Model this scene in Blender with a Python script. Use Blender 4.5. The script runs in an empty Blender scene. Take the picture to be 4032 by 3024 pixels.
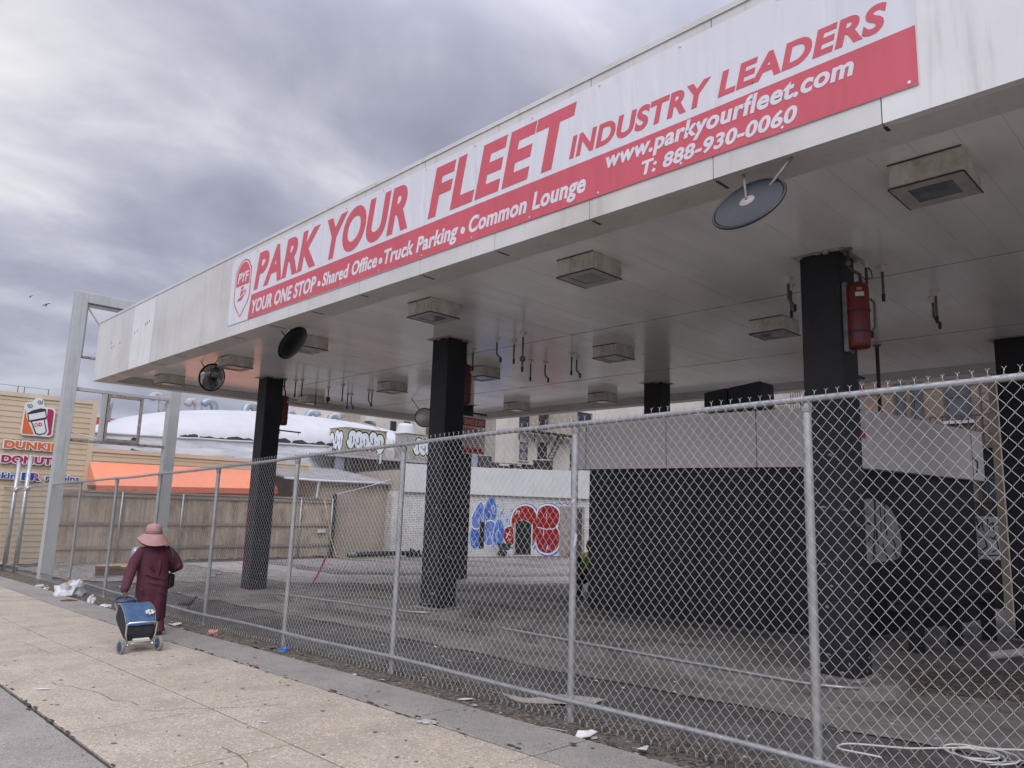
import bpy, bmesh, math, random
from mathutils import Vector, Matrix, noise, geometry
R_ = math.radians
SC = bpy.context.scene
COL = SC.collection
random.seed(7)

# ------------------------------------------------------------------ camera
cam = bpy.data.objects.new('camera', bpy.data.cameras.new('camera'))
COL.objects.link(cam)
RW = [[0.7013683091, -0.0948036457, -0.7064663925],
      [0.7121023025, 0.1370037818, 0.6885784448],
      [0.0315088206, -0.9860234442, 0.1636000052]]
m = Matrix.Identity(4)
for i in range(3):
    m[i][0], m[i][1], m[i][2] = RW[i][0], -RW[i][1], -RW[i][2]
m[0][3], m[1][3], m[2][3] = 0, 0, 1.70
cam.matrix_world = m
cam.data.sensor_width = 36
cam.data.lens = 2900 / 4032 * 36
cam.data.clip_start = 0.05
cam.data.clip_end = 2000
SC.camera = cam

# ------------------------------------------------------------------ world: overcast sky
SUN_DIR = Vector((0.55, -0.52, 0.66)).normalized()
wd = bpy.data.worlds.new('World'); SC.world = wd; wd.use_nodes = True
nt = wd.node_tree; N = nt.nodes; L = nt.links; N.clear()
def nd(t, **k):
    n = N.new(t)
    for a, b in k.items(): setattr(n, a, b)
    return n
def math_(op, a, b=None, clamp=False):
    n = nd('ShaderNodeMath', operation=op); n.use_clamp = clamp
    for i, v in enumerate((a, b)):
        if v is None: continue
        if isinstance(v, (int, float)): n.inputs[i].default_value = v
        else: L.new(v, n.inputs[i])
    return n.outputs[0]
out = nd('ShaderNodeOutputWorld'); bg = nd('ShaderNodeBackground')
sky = nd('ShaderNodeTexSky', sky_type='NISHITA'); sky.sun_disc = False
sky.sun_elevation = math.asin(SUN_DIR.z); sky.sun_rotation = math.atan2(SUN_DIR.x, SUN_DIR.y)
tc = nd('ShaderNodeTexCoord'); sep = nd('ShaderNodeSeparateXYZ'); L.new(tc.outputs['Generated'], sep.inputs[0])
den = math_('ADD', math_('MAXIMUM', sep.outputs[2], 0.0), 0.22)
cx_ = math_('DIVIDE', sep.outputs[0], den); cy_ = math_('DIVIDE', sep.outputs[1], den)
comb = nd('ShaderNodeCombineXYZ'); L.new(cx_, comb.inputs[0]); L.new(cy_, comb.inputs[1])
mp = nd('ShaderNodeMapping'); L.new(comb.outputs[0], mp.inputs[0])
mp.inputs['Location'].default_value = (0.35, 1.1, 0); mp.inputs['Rotation'].default_value = (0, 0, R_(40)); mp.inputs['Scale'].default_value = (1.0, 0.75, 1)
n1 = nd('ShaderNodeTexNoise'); L.new(mp.outputs[0], n1.inputs['Vector'])
n1.inputs['Scale'].default_value = 2.3; n1.inputs['Detail'].default_value = 6; n1.inputs['Roughness'].default_value = 0.53; n1.inputs['Distortion'].default_value = 0.25
dot = nd('ShaderNodeVectorMath', operation='DOT_PRODUCT'); L.new(tc.outputs['Generated'], dot.inputs[0]); dot.inputs[1].default_value = (-0.872, 0.115, 0.475)
glow = math_('POWER', math_('MAXIMUM', dot.outputs['Value'], 0.0), 40.0)
dens = math_('ADD', n1.outputs['Fac'], math_('MULTIPLY', glow, 0.22))
rmp = nd('ShaderNodeValToRGB'); L.new(dens, rmp.inputs[0])
el = rmp.color_ramp.elements
el[0].position = 0.36; el[0].color = (0.335, 0.345, 0.435, 1)
el[1].position = 0.86; el[1].color = (0.97, 0.95, 0.96, 1)
e = el.new(0.50); e.color = (0.425, 0.435, 0.535, 1)
e = el.new(0.64); e.color = (0.585, 0.59, 0.685, 1)
zen = nd('ShaderNodeMapRange'); zen.interpolation_type = 'SMOOTHSTEP'      # overcast sky is brightest overhead
L.new(sep.outputs[2], zen.inputs[0])
for i, v in zip((1, 2, 3, 4), (0.5, 0.95, 1.0, 4.2)): zen.inputs[i].default_value = v
dot2 = nd('ShaderNodeVectorMath', operation='DOT_PRODUCT'); L.new(tc.outputs['Generated'], dot2.inputs[0]); dot2.inputs[1].default_value = (0.62, -0.74, 0.25)
beh = nd('ShaderNodeMapRange'); beh.interpolation_type = 'SMOOTHSTEP'; L.new(dot2.outputs['Value'], beh.inputs[0])   # unseen street-side sky, brightened to light the walls
for i, v in zip((1, 2, 3, 4), (-0.15, 0.85, 1.0, 2.5)): beh.inputs[i].default_value = v
cl = nd('ShaderNodeVectorMath', operation='SCALE'); L.new(rmp.outputs[0], cl.inputs[0]); L.new(math_('MAXIMUM', zen.outputs[0], beh.outputs[0]), cl.inputs['Scale'])
clk = nd('ShaderNodeVectorMath', operation='SCALE'); L.new(cl.outputs[0], clk.inputs[0]); clk.inputs['Scale'].default_value = 10.0
mx = nd('ShaderNodeMixRGB'); mx.inputs[0].default_value = 0.93
L.new(sky.outputs[0], mx.inputs[1]); L.new(clk.outputs[0], mx.inputs[2])
L.new(mx.outputs[0], bg.inputs[0]); bg.inputs[1].default_value = 0.10
L.new(bg.outputs[0], out.inputs[0])

# ------------------------------------------------------------------ sun behind cloud
sl = bpy.data.lights.new('sun', 'SUN'); sl.energy = 1.5; sl.angle = R_(35); sl.color = (1.0, 0.96, 0.91)
so = bpy.data.objects.new('sun', sl); COL.objects.link(so)
so.rotation_euler = (-SUN_DIR).to_track_quat('-Z', 'Y').to_euler(); so.location = (0, 0, 30)
vs = SC.view_settings; vs.view_transform = 'Standard'; vs.look = 'None'; vs.exposure = 0.0; vs.gamma = 1; vs.use_curve_mapping = False

# ------------------------------------------------------------------ materials
def s2l(c):
    return tuple((v / 12.92 if v <= 0.04045 else ((v + 0.055) / 1.055) ** 2.4) for v in [x / 255 for x in c])
def mat(name, col, rough=0.7, metal=0.0, ns=0, na=0.0, col2=None, st=(1, 1, 1), bump=0.0, bs=0, spec=0.5, pos=(0.3, 0.7), extra=None):
    """principled with a noise blend col -> col2 (or +-na) and noise bump; linear colours"""
    mt = bpy.data.materials.new(name); mt.use_nodes = True
    t = mt.node_tree; b = t.nodes['Principled BSDF']
    b.inputs['Base Color'].default_value = (*col, 1); b.inputs['Roughness'].default_value = rough
    b.inputs['Metallic'].default_value = metal; b.inputs['Specular IOR Level'].default_value = spec
    tcn = t.nodes.new('ShaderNodeTexCoord'); mpn = t.nodes.new('ShaderNodeMapping'); mpn.inputs['Scale'].default_value = st
    t.links.new(tcn.outputs['Object'], mpn.inputs[0])
    last = None
    if ns:
        nn = t.nodes.new('ShaderNodeTexNoise'); nn.inputs['Scale'].default_value = ns; nn.inputs['Detail'].default_value = 7; nn.inputs['Roughness'].default_value = 0.6
        t.links.new(mpn.outputs[0], nn.inputs['Vector'])
        r = t.nodes.new('ShaderNodeValToRGB'); t.links.new(nn.outputs['Fac'], r.inputs[0])
        r.color_ramp.elements[0].position, r.color_ramp.elements[1].position = pos
        c1 = col if col2 else tuple(v * (1 - na) for v in col); c2 = col2 if col2 else tuple(min(1, v * (1 + na)) for v in col)
        r.color_ramp.elements[0].color = (*c1, 1); r.color_ramp.elements[1].color = (*c2, 1)
        t.links.new(r.outputs[0], b.inputs['Base Color']); last = r.outputs[0]
    if bump:
        n2 = t.nodes.new('ShaderNodeTexNoise'); n2.inputs['Scale'].default_value = bs or ns or 20; n2.inputs['Detail'].default_value = 5
        t.links.new(mpn.outputs[0], n2.inputs['Vector'])
        bp = t.nodes.new('ShaderNodeBump'); bp.inputs['Strength'].default_value = 1; bp.inputs['Distance'].default_value = bump
        t.links.new(n2.outputs['Fac'], bp.inputs['Height']); t.links.new(bp.outputs[0], b.inputs['Normal'])
    if extra: extra(t, b, tcn, last)
    return mt
def overlay(scale, st, lo, hi, dark, kind='noise'):
    """second multiplicative stain layer"""
    def f(t, b, tcn, last):
        mpn = t.nodes.new('ShaderNodeMapping'); mpn.inputs['Scale'].default_value = st; t.links.new(tcn.outputs['Object'], mpn.inputs[0])
        if kind == 'noise':
            n = t.nodes.new('ShaderNodeTexNoise'); n.inputs['Detail'].default_value = 8; n.inputs['Roughness'].default_value = 0.65; o = n.outputs['Fac']
        else:
            n = t.nodes.new('ShaderNodeTexVoronoi'); sp = t.nodes.new('ShaderNodeSeparateColor'); t.links.new(n.outputs['Color'], sp.inputs[0]); o = sp.outputs[0]
        n.inputs['Scale'].default_value = scale; t.links.new(mpn.outputs[0], n.inputs['Vector'])
        r = t.nodes.new('ShaderNodeValToRGB'); t.links.new(o, r.inputs[0])
        r.color_ramp.elements[0].position = lo; r.color_ramp.elements[1].position = hi
        r.color_ramp.elements[0].color = (*dark, 1); r.color_ramp.elements[1].color = (1, 1, 1, 1)
        mm = t.nodes.new('ShaderNodeMixRGB'); mm.blend_type = 'MULTIPLY'; mm.inputs[0].default_value = 1
        if last: t.links.new(last, mm.inputs[1])
        else: mm.inputs[1].default_value = b.inputs['Base Color'].default_value
        t.links.new(r.outputs[0], mm.inputs[2]); t.links.new(mm.outputs[0], b.inputs['Base Color'])
        f.out = mm.outputs[0]
    return f
def chain(*fs):
    def g(t, b, tcn, last):
        for f in fs:
            f(t, b, tcn, last); last = getattr(f, 'out', last)
    return g
def aggregate(scale, light, dark, plo=0.10, phi=0.86):
    """exposed stones: random voronoi cells, some pale, some dark"""
    def f(t, b, tcn, last):
        n = t.nodes.new('ShaderNodeTexVoronoi'); n.inputs['Scale'].default_value = scale; t.links.new(tcn.outputs['Object'], n.inputs['Vector'])
        sp = t.nodes.new('ShaderNodeSeparateColor'); t.links.new(n.outputs['Color'], sp.inputs[0])
        cur = last
        for lo, hi, c in ((phi, phi + 0.02, light), (1 - plo, 1 - plo + 0.02, dark)):
            r = t.nodes.new('ShaderNodeMapRange'); t.links.new(sp.outputs[0 if c is light else 1], r.inputs[0]); r.inputs[1].default_value = lo; r.inputs[2].default_value = hi
            mm = t.nodes.new('ShaderNodeMixRGB'); t.links.new(r.outputs[0], mm.inputs[0]); t.links.new(cur, mm.inputs[1]); mm.inputs[2].default_value = (*c, 1); cur = mm.outputs[0]
        t.links.new(cur, b.inputs['Base Color'])
        f.out = cur
    return f
def brick_extra(c1, c2, mortar, sc=1.0, w=0.21, h=0.07, rot=None, bumpd=0.006):
    def f(t, b, tcn, last):
        mpn = t.nodes.new('ShaderNodeMapping'); t.links.new(tcn.outputs['Object'], mpn.inputs[0])
        if rot: mpn.inputs['Rotation'].default_value = rot
        br = t.nodes.new('ShaderNodeTexBrick'); t.links.new(mpn.outputs[0], br.inputs['Vector'])
        br.inputs['Color1'].default_value = (*c1, 1); br.inputs['Color2'].default_value = (*c2, 1); br.inputs['Mortar'].default_value = (*mortar, 1)
        br.inputs['Scale'].default_value = 1; br.inputs['Brick Width'].default_value = w; br.inputs['Row Height'].default_value = h
        br.inputs['Mortar Size'].default_value = 0.008; br.inputs['Bias'].default_value = -0.2
        cur = br.outputs['Color']
        if last:
            mm = t.nodes.new('ShaderNodeMixRGB'); mm.blend_type = 'MULTIPLY'; mm.inputs[0].default_value = 1
            t.links.new(cur, mm.inputs[1]); t.links.new(last, mm.inputs[2]); cur = mm.outputs[0]
        t.links.new(cur, b.inputs['Base Color'])
        bp = t.nodes.new('ShaderNodeBump'); bp.inputs['Distance'].default_value = bumpd; bp.invert = True
        t.links.new(br.outputs['Fac'], bp.inputs['Height']); t.links.new(bp.outputs[0], b.inputs['Normal'])
    return f

M = {}
M['asphalt'] = mat('asphalt', (0.125, 0.115, 0.106), 0.9, ns=0.7, na=0.45, bump=0.006, bs=60,
    extra=chain(overlay(2.2, (1, 1, 1), 0.36, 0.62, (0.45, 0.43, 0.42)), aggregate(90, (0.2, 0.19, 0.17), (0.03, 0.03, 0.03), 0.1, 0.93)))
M['lot_concrete'] = mat('lot_concrete', (0.25, 0.232, 0.21), 0.85, ns=1.1, na=0.3, bump=0.003, bs=45,
    extra=chain(overlay(0.8, (0.45, 1, 1), 0.36, 0.58, (0.42, 0.40, 0.385)), overlay(7, (1, 1, 1), 0.3, 0.55, (0.7, 0.69, 0.67))))
M['lot_pale'] = mat('lot_pale', (0.40, 0.36, 0.31), 0.85, ns=1.5, na=0.25, bump=0.003, bs=45, extra=overlay(3, (1, 1, 1), 0.3, 0.5, (0.7, 0.68, 0.66)))
M['gravel'] = mat('gravel', (0.25, 0.23, 0.2), 0.95, ns=3, na=0.3, bump=0.02, bs=35, extra=aggregate(28, (0.5, 0.46, 0.4), (0.1, 0.09, 0.08), 0.2, 0.8))
M['dirt'] = mat('dirt', (0.085, 0.073, 0.06), 0.95, ns=6, col2=(0.155, 0.13, 0.10), bump=0.03, bs=25, extra=aggregate(45, (0.27, 0.22, 0.16), (0.03, 0.025, 0.02), 0.2, 0.9))
M['slab_grey'] = mat('slab_grey', (0.285, 0.258, 0.226), 0.85, ns=1.3, na=0.16, bump=0.0015, bs=90,
    extra=chain(overlay(5, (1, 1, 1), 0.3, 0.5, (0.8, 0.8, 0.79)), aggregate(160, (0.36, 0.35, 0.33), (0.12, 0.115, 0.11), 0.12, 0.9), overlay(15, (1, 1, 1), 0.24, 0.26, (0.45, 0.45, 0.45))))
M['slab_tan'] = mat('slab_tan', (0.42, 0.36, 0.287), 0.85, ns=2.2, na=0.14, bump=0.002, bs=110,
    extra=chain(overlay(1.1, (1, 1, 1), 0.3, 0.52, (0.84, 0.83, 0.82)), aggregate(75, (0.57, 0.50, 0.41), (0.33, 0.275, 0.205), 0.28, 0.91), overlay(2.7, (1, 1, 1), 0.24, 0.40, (0.86, 0.85, 0.84)), overlay(17, (1, 1, 1), 0.235, 0.255, (0.55, 0.53, 0.52))))
M['joint'] = mat('joint', (0.05, 0.045, 0.04), 0.95, ns=20, na=0.4)
M['kerb'] = mat('kerb', (0.21, 0.195, 0.175), 0.85, ns=4, na=0.3, bump=0.004, bs=30, extra=overlay(1.6, (1, 1, 1), 0.35, 0.55, (0.5, 0.48, 0.46)))
M['galv'] = mat('galv', (0.40, 0.405, 0.405), 0.36, 0.6, ns=8, na=0.2)
M['wire'] = mat('wire', (0.46, 0.465, 0.465), 0.42, 0.45, ns=14, na=0.2)
M['fascia'] = mat('fascia', (0.60, 0.585, 0.56), 0.45, ns=1.3, na=0.1, st=(1, 1, 0.35),
    extra=chain(overlay(9, (1, 1, 0.06), 0.27, 0.44, (0.82, 0.81, 0.78)), overlay(0.55, (1, 1, 1.6), 0.34, 0.5, (0.90, 0.88, 0.84))))
M['fascia_alt'] = mat('fascia_alt', (0.70, 0.69, 0.675), 0.45, ns=2, na=0.06, extra=overlay(7, (1, 1, 0.08), 0.3, 0.45, (0.84, 0.83, 0.8)))
M['soffit'] = mat('soffit', (0.87, 0.855, 0.835), 0.19, ns=1.2, na=0.12, st=(1, 0.25, 1), spec=0.6, bump=0.0016, bs=1.3,
    extra=chain(overlay(1.5, (1.4, 0.35, 1), 0.28, 0.42, (0.88, 0.87, 0.85)), overlay(6, (1.5, 0.5, 1), 0.20, 0.27, (0.6, 0.585, 0.565))))
M['light_box'] = mat('light_box', (0.66, 0.63, 0.565), 0.55, ns=6, na=0.2, st=(1, 1, 0.4), extra=overlay(4, (1, 1, 1), 0.32, 0.48, (0.70, 0.67, 0.62)))
M['dark_edge'] = mat('dark_edge', (0.05, 0.048, 0.045), 0.7, ns=9, na=0.4)
M['lens'] = mat('lens', (0.17, 0.18, 0.19), 0.15, ns=5, na=0.3)
M['lens_frame'] = mat('lens_frame', (0.42, 0.40, 0.37), 0.5, ns=6, na=0.2)
M['black_paint'] = mat('black_paint', (0.010, 0.011, 0.015), 0.6, ns=3, na=0.35, bump=0.002, bs=12, extra=overlay(6, (1, 1, 0.3), 0.3, 0.5, (0.7, 0.7, 0.7)))
M['black_wall'] = mat('black_wall', (0.012, 0.0125, 0.016), 0.6, ns=2, na=0.4, bump=0.002, bs=9)
M['kiosk_fascia'] = mat('kiosk_fascia', (0.76, 0.715, 0.675), 0.5, ns=1.5, na=0.05, extra=overlay(5, (1, 1, 0.15), 0.28, 0.42, (0.85, 0.83, 0.8)))
M['white_panel'] = mat('white_panel', (0.55, 0.56, 0.56), 0.5, ns=1.5, na=0.06, extra=overlay(6, (1, 1, 0.15), 0.28, 0.4, (0.88, 0.87, 0.85)))
M['sign_steel'] = mat('sign_steel', (0.40, 0.42, 0.415), 0.5, ns=2, na=0.1, extra=overlay(8, (1, 1, 0.1), 0.3, 0.45, (0.82, 0.8, 0.78)))
M['rust'] = mat('rust', (0.16, 0.12, 0.10), 0.8, ns=9, col2=(0.36, 0.33, 0.31), bump=0.002)
M['siding_beige'] = mat('siding_beige', (0.52, 0.42, 0.29), 0.6, ns=1.0, na=0.07, extra=overlay(2, (1, 1, 0.3), 0.3, 0.45, (0.88, 0.86, 0.83)))
M['siding_trim'] = mat('siding_trim', (0.56, 0.47, 0.35), 0.6, ns=2, na=0.06)
M['orange'] = mat('orange', (0.80, 0.27, 0.15), 0.75, ns=1.5, na=0.06, bump=0.01, bs=3)
M['orange_dk'] = mat('orange_dk', (0.64, 0.16, 0.08), 0.75, ns=1.5, na=0.06)
M['fade_letter'] = mat('fade_letter', (0.62, 0.25, 0.16), 0.8, ns=6, na=0.1)
M['wood'] = mat('wood', (0.33, 0.26, 0.19), 0.85, ns=2.2, col2=(0.54, 0.45, 0.35), st=(1, 5, 0.22), bump=0.003, bs=9,
    extra=overlay(1.3, (1, 1.7, 1.1), 0.36, 0.58, (0.62, 0.58, 0.55)))
M['wood_rail'] = mat('wood_rail', (0.27, 0.225, 0.18), 0.85, ns=4, na=0.3, st=(1, 0.3, 1))
M['roof_white'] = mat('roof_white', (0.50, 0.505, 0.52), 0.6, ns=0.9, na=0.07, bump=0.003, bs=2, extra=overlay(2.2, (0.12, 1, 0.12), 0.28, 0.50, (0.93, 0.93, 0.935)))
M['roof_grey'] = mat('roof_grey', (0.42, 0.44, 0.48), 0.35, ns=2.5, col2=(0.78, 0.80, 0.83), st=(1, 0.25, 1.6), bump=0.02, bs=4, extra=overlay(6, (1, 0.3, 1.2), 0.3, 0.4, (0.6, 0.6, 0.6)))
M['tar'] = mat('tar', (0.035, 0.033, 0.035), 0.9, ns=6, na=0.5, bump=0.01)
M['duct'] = mat('duct', (0.30, 0.335, 0.37), 0.42, 0.5, ns=3, na=0.2)
M['duct_rust'] = mat('duct_rust', (0.34, 0.13, 0.07), 0.8, ns=4, col2=(0.35, 0.36, 0.38), pos=(0.38, 0.46))
M['stucco_beige'] = mat('stucco_beige', (0.36, 0.295, 0.24), 0.9, ns=0.8, na=0.12, bump=0.006, bs=30, extra=overlay(2, (1, 1, 0.4), 0.3, 0.45, (0.85, 0.84, 0.82)))
M['stucco_light'] = mat('stucco_light', (0.55, 0.51, 0.45), 0.9, ns=0.5, na=0.1, extra=overlay(0.7, (1, 1, 0.4), 0.32, 0.5, (0.78, 0.76, 0.74)))
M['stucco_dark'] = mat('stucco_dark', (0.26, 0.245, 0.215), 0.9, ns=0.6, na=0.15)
M['corrugated'] = mat('corrugated', (0.42, 0.38, 0.32), 0.6, ns=3, na=0.15)
M['white_brick'] = mat('white_brick', (0.9, 0.9, 0.9), 0.8, ns=1.6, na=0.12, extra=chain(overlay(3, (1, 1, 1), 0.3, 0.5, (0.78, 0.76, 0.73)), overlay(9, (1, 1, 0.5), 0.3, 0.45, (0.72, 0.7, 0.67)), brick_extra((0.76, 0.755, 0.73), (0.66, 0.65, 0.63), (0.36, 0.34, 0.32), rot=(R_(90), 0, 0))))
M['tan_brick'] = mat('tan_brick', (0.9, 0.9, 0.9), 0.85, ns=1.0, na=0.15, extra=brick_extra((0.20, 0.145, 0.10), (0.15, 0.105, 0.075), (0.14, 0.12, 0.105), rot=(R_(90), 0, 0)))
M['glass_dark'] = mat('glass_dark', (0.03, 0.035, 0.042), 0.08, ns=2, na=0.4)
M['void'] = mat('void', (0.008, 0.008, 0.009), 0.9)
M['frame_dark'] = mat('frame_dark', (0.045, 0.04, 0.038), 0.6, ns=6, na=0.3)
M['iron_brown'] = mat('iron_brown', (0.075, 0.05, 0.04), 0.7, ns=8, na=0.4)
M['gal_box'] = mat('gal_box', (0.33, 0.32, 0.29), 0.6, ns=3, na=0.15, extra=overlay(3, (1, 1, 0.4), 0.35, 0.5, (0.7, 0.67, 0.62)))
M['p_white'] = mat('p_white', (0.66, 0.69, 0.74), 0.7, ns=5, na=0.12)
M['p_black'] = mat('p_black', (0.015, 0.014, 0.016), 0.7, ns=6, na=0.4)
M['p_yellow'] = mat('p_yellow', (0.50, 0.46, 0.20), 0.7, ns=6, na=0.2)
M['p_red'] = mat('p_red', (0.58, 0.035, 0.035), 0.7, ns=4, na=0.18, extra=brick_extra((0.52, 0.03, 0.03), (0.46, 0.025, 0.03), (0.27, 0.02, 0.02), rot=(R_(90), 0, 0)))
M['p_blue'] = mat('p_blue', (0.03, 0.085, 0.36), 0.7, ns=3, col2=(0.06, 0.16, 0.50))
M['p_blue2'] = mat('p_blue2', (0.05, 0.12, 0.42), 0.7, ns=5, col2=(0.12, 0.22, 0.52))
M['p_ltblue'] = mat('p_ltblue', (0.36, 0.47, 0.66), 0.7, ns=4, na=0.15)
M['p_green'] = mat('p_green', (0.16, 0.42, 0.26), 0.7, ns=4, na=0.2)
M['p_dkgreen'] = mat('p_dkgreen', (0.10, 0.22, 0.15), 0.7, ns=4, na=0.2)
def wrinkle(t, b, tcn, last):
    mpn = t.nodes.new('ShaderNodeMapping'); mpn.inputs['Rotation'].default_value = (0, R_(35), 0); mpn.inputs['Scale'].default_value = (2.6, 1, 0.5); t.links.new(tcn.outputs['Object'], mpn.inputs[0])
    n = t.nodes.new('ShaderNodeTexNoise'); n.inputs['Scale'].default_value = 1.6; n.inputs['Detail'].default_value = 2; n.inputs['Distortion'].default_value = 0.6; t.links.new(mpn.outputs[0], n.inputs['Vector'])
    bp = t.nodes.new('ShaderNodeBump'); bp.inputs['Distance'].default_value = 0.028; bp.inputs['Strength'].default_value = 0.8
    t.links.new(n.outputs['Fac'], bp.inputs['Height']); t.links.new(bp.outputs[0], b.inputs['Normal'])
M['banner_white'] = mat('banner_white', (0.66, 0.655, 0.68), 0.42, ns=1, na=0.04, extra=wrinkle)
M['banner_red'] = mat('banner_red', (0.56, 0.092, 0.122), 0.38, ns=1, na=0.06, extra=wrinkle)
M['chrome'] = mat('chrome', (0.7, 0.7, 0.7), 0.25, 0.9)
M['mirror'] = mat('mirror', (0.40, 0.40, 0.39), 0.14, 1.0, ns=3, na=0.3)
M['mirror_fog'] = mat('mirror_fog', (0.62, 0.62, 0.60), 0.35, 0.6, ns=5, na=0.15)
M['black_plastic'] = mat('black_plastic', (0.006, 0.009, 0.013), 0.42, ns=5, na=0.3)
M['red_tank'] = mat('red_tank', (0.135, 0.013, 0.011), 0.35, ns=5, na=0.25)
M['pipe'] = mat('pipe', (0.17, 0.165, 0.155), 0.55, 0.4, ns=10, na=0.4)
M['pipe_dark'] = mat('pipe_dark', (0.03, 0.03, 0.032), 0.6)
M['sign_white'] = mat('sign_white', (0.55, 0.53, 0.5), 0.6, ns=5, na=0.1)
M['sign_red'] = mat('sign_red', (0.42, 0.04, 0.04), 0.6, ns=5, na=0.15)
M['logo_orange'] = mat('logo_orange', (0.62, 0.13, 0.035), 0.5, ns=3, na=0.05)
M['logo_magenta'] = mat('logo_magenta', (0.33, 0.02, 0.075), 0.5, ns=3, na=0.05)
M['logo_pink'] = mat('logo_pink', (0.50, 0.10, 0.30), 0.5, ns=3, na=0.05)
M['logo_blue'] = mat('logo_blue', (0.025, 0.05, 0.28), 0.5, ns=3, na=0.05)
M['logo_white'] = mat('logo_white', (0.66, 0.68, 0.68), 0.5, ns=3, na=0.04)
M['logo_black'] = mat('logo_black', (0.025, 0.025, 0.028), 0.5)
M['skin'] = mat('skin', (0.11, 0.055, 0.032), 0.55, ns=20, na=0.1)
M['skin2'] = mat('skin2', (0.30, 0.17, 0.11), 0.55, ns=20, na=0.1)
M['coat'] = mat('coat', (0.085, 0.027, 0.039), 0.85, ns=4, na=0.2, bump=0.022, bs=7, spec=0.25)
M['trousers'] = mat('trousers', (0.08, 0.02, 0.03), 0.7, ns=6, na=0.15, bump=0.008, bs=9)
M['hat'] = mat('hat', (0.37, 0.205, 0.19), 0.75, ns=14, na=0.1, bump=0.004, bs=22)
M['hat_band'] = mat('hat_band', (0.21, 0.11, 0.105), 0.8, ns=14, na=0.15, bump=0.004, bs=22)
M['hair'] = mat('hair', (0.02, 0.017, 0.016), 0.7, ns=30, na=0.4)
M['leather'] = mat('leather', (0.012, 0.012, 0.013), 0.4)
M['shoe'] = mat('shoe', (0.05, 0.035, 0.035), 0.5)
M['cart_blue'] = mat('cart_blue', (0.05, 0.10, 0.20), 0.6, ns=6, na=0.2, bump=0.018, bs=9, spec=0.3)
M['cart_navy'] = mat('cart_navy', (0.028, 0.052, 0.115), 0.45, ns=6, na=0.2)
M['cart_black'] = mat('cart_black', (0.012, 0.013, 0.016), 0.75, ns=6, na=0.3, bump=0.01, bs=9)
M['tyre'] = mat('tyre', (0.22, 0.21, 0.195), 0.8, ns=20, na=0.2)
M['rubber'] = mat('rubber', (0.03, 0.03, 0.032), 0.8)
M['cream'] = mat('cream', (0.62, 0.62, 0.52), 0.6)
M['hivis'] = mat('hivis', (0.42, 0.58, 0.06), 0.7, ns=6, na=0.15, bump=0.008, bs=9)
M['hivis_orange'] = mat('hivis_orange', (0.62, 0.12, 0.03), 0.7)
M['navy_cloth'] = mat('navy_cloth', (0.015, 0.016, 0.022), 0.8, ns=8, na=0.3, bump=0.008, bs=9)
M['plastic_bag'] = mat('plastic_bag', (0.52, 0.53, 0.55), 0.3, ns=9, na=0.16, bump=0.02, bs=14)
M['paper'] = mat('paper', (0.56, 0.56, 0.55), 0.7, ns=9, na=0.08)
M['brown_paper'] = mat('brown_paper', (0.25, 0.12, 0.06), 0.8, ns=9, na=0.3)
M['cardboard'] = mat('cardboard', (0.40, 0.255, 0.14), 0.85, ns=5, na=0.2)
M['cardboard_in'] = mat('cardboard_in', (0.13, 0.075, 0.05), 0.85, ns=5, na=0.3)
M['litter_red'] = mat('litter_red', (0.42, 0.2, 0.19), 0.5)
M['litter_blue'] = mat('litter_blue', (0.06, 0.16, 0.40), 0.5)
M['litter_orange'] = mat('litter_orange', (0.65, 0.22, 0.10), 0.6)
M['leaf_brown'] = mat('leaf_brown', (0.12, 0.08, 0.05), 0.85)
M['rope_yellow'] = mat('rope_yellow', (0.5, 0.4, 0.13), 0.8)
M['strap_red'] = mat('strap_red', (0.45, 0.012, 0.02), 0.6)
M['cable'] = mat('cable', (0.62, 0.62, 0.60), 0.55)
M['bird'] = mat('bird', (0.03, 0.032, 0.045), 0.7, ns=20, na=0.4)
M['bark'] = mat('bark', (0.12, 0.10, 0.085), 0.9, ns=12, na=0.3)

M['banner_white_flat'] = mat('white_board', (0.85, 0.85, 0.86), 0.7, ns=4, na=0.05)
M['felt_grey'] = mat('felt_grey', (0.24, 0.235, 0.235), 0.85, ns=2.5, na=0.3, extra=overlay(3, (1, 1, 1), 0.3, 0.5, (0.6, 0.6, 0.6)))
M['gum'] = mat('gum', (0.19, 0.165, 0.14), 0.8, ns=9, na=0.3)
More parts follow.
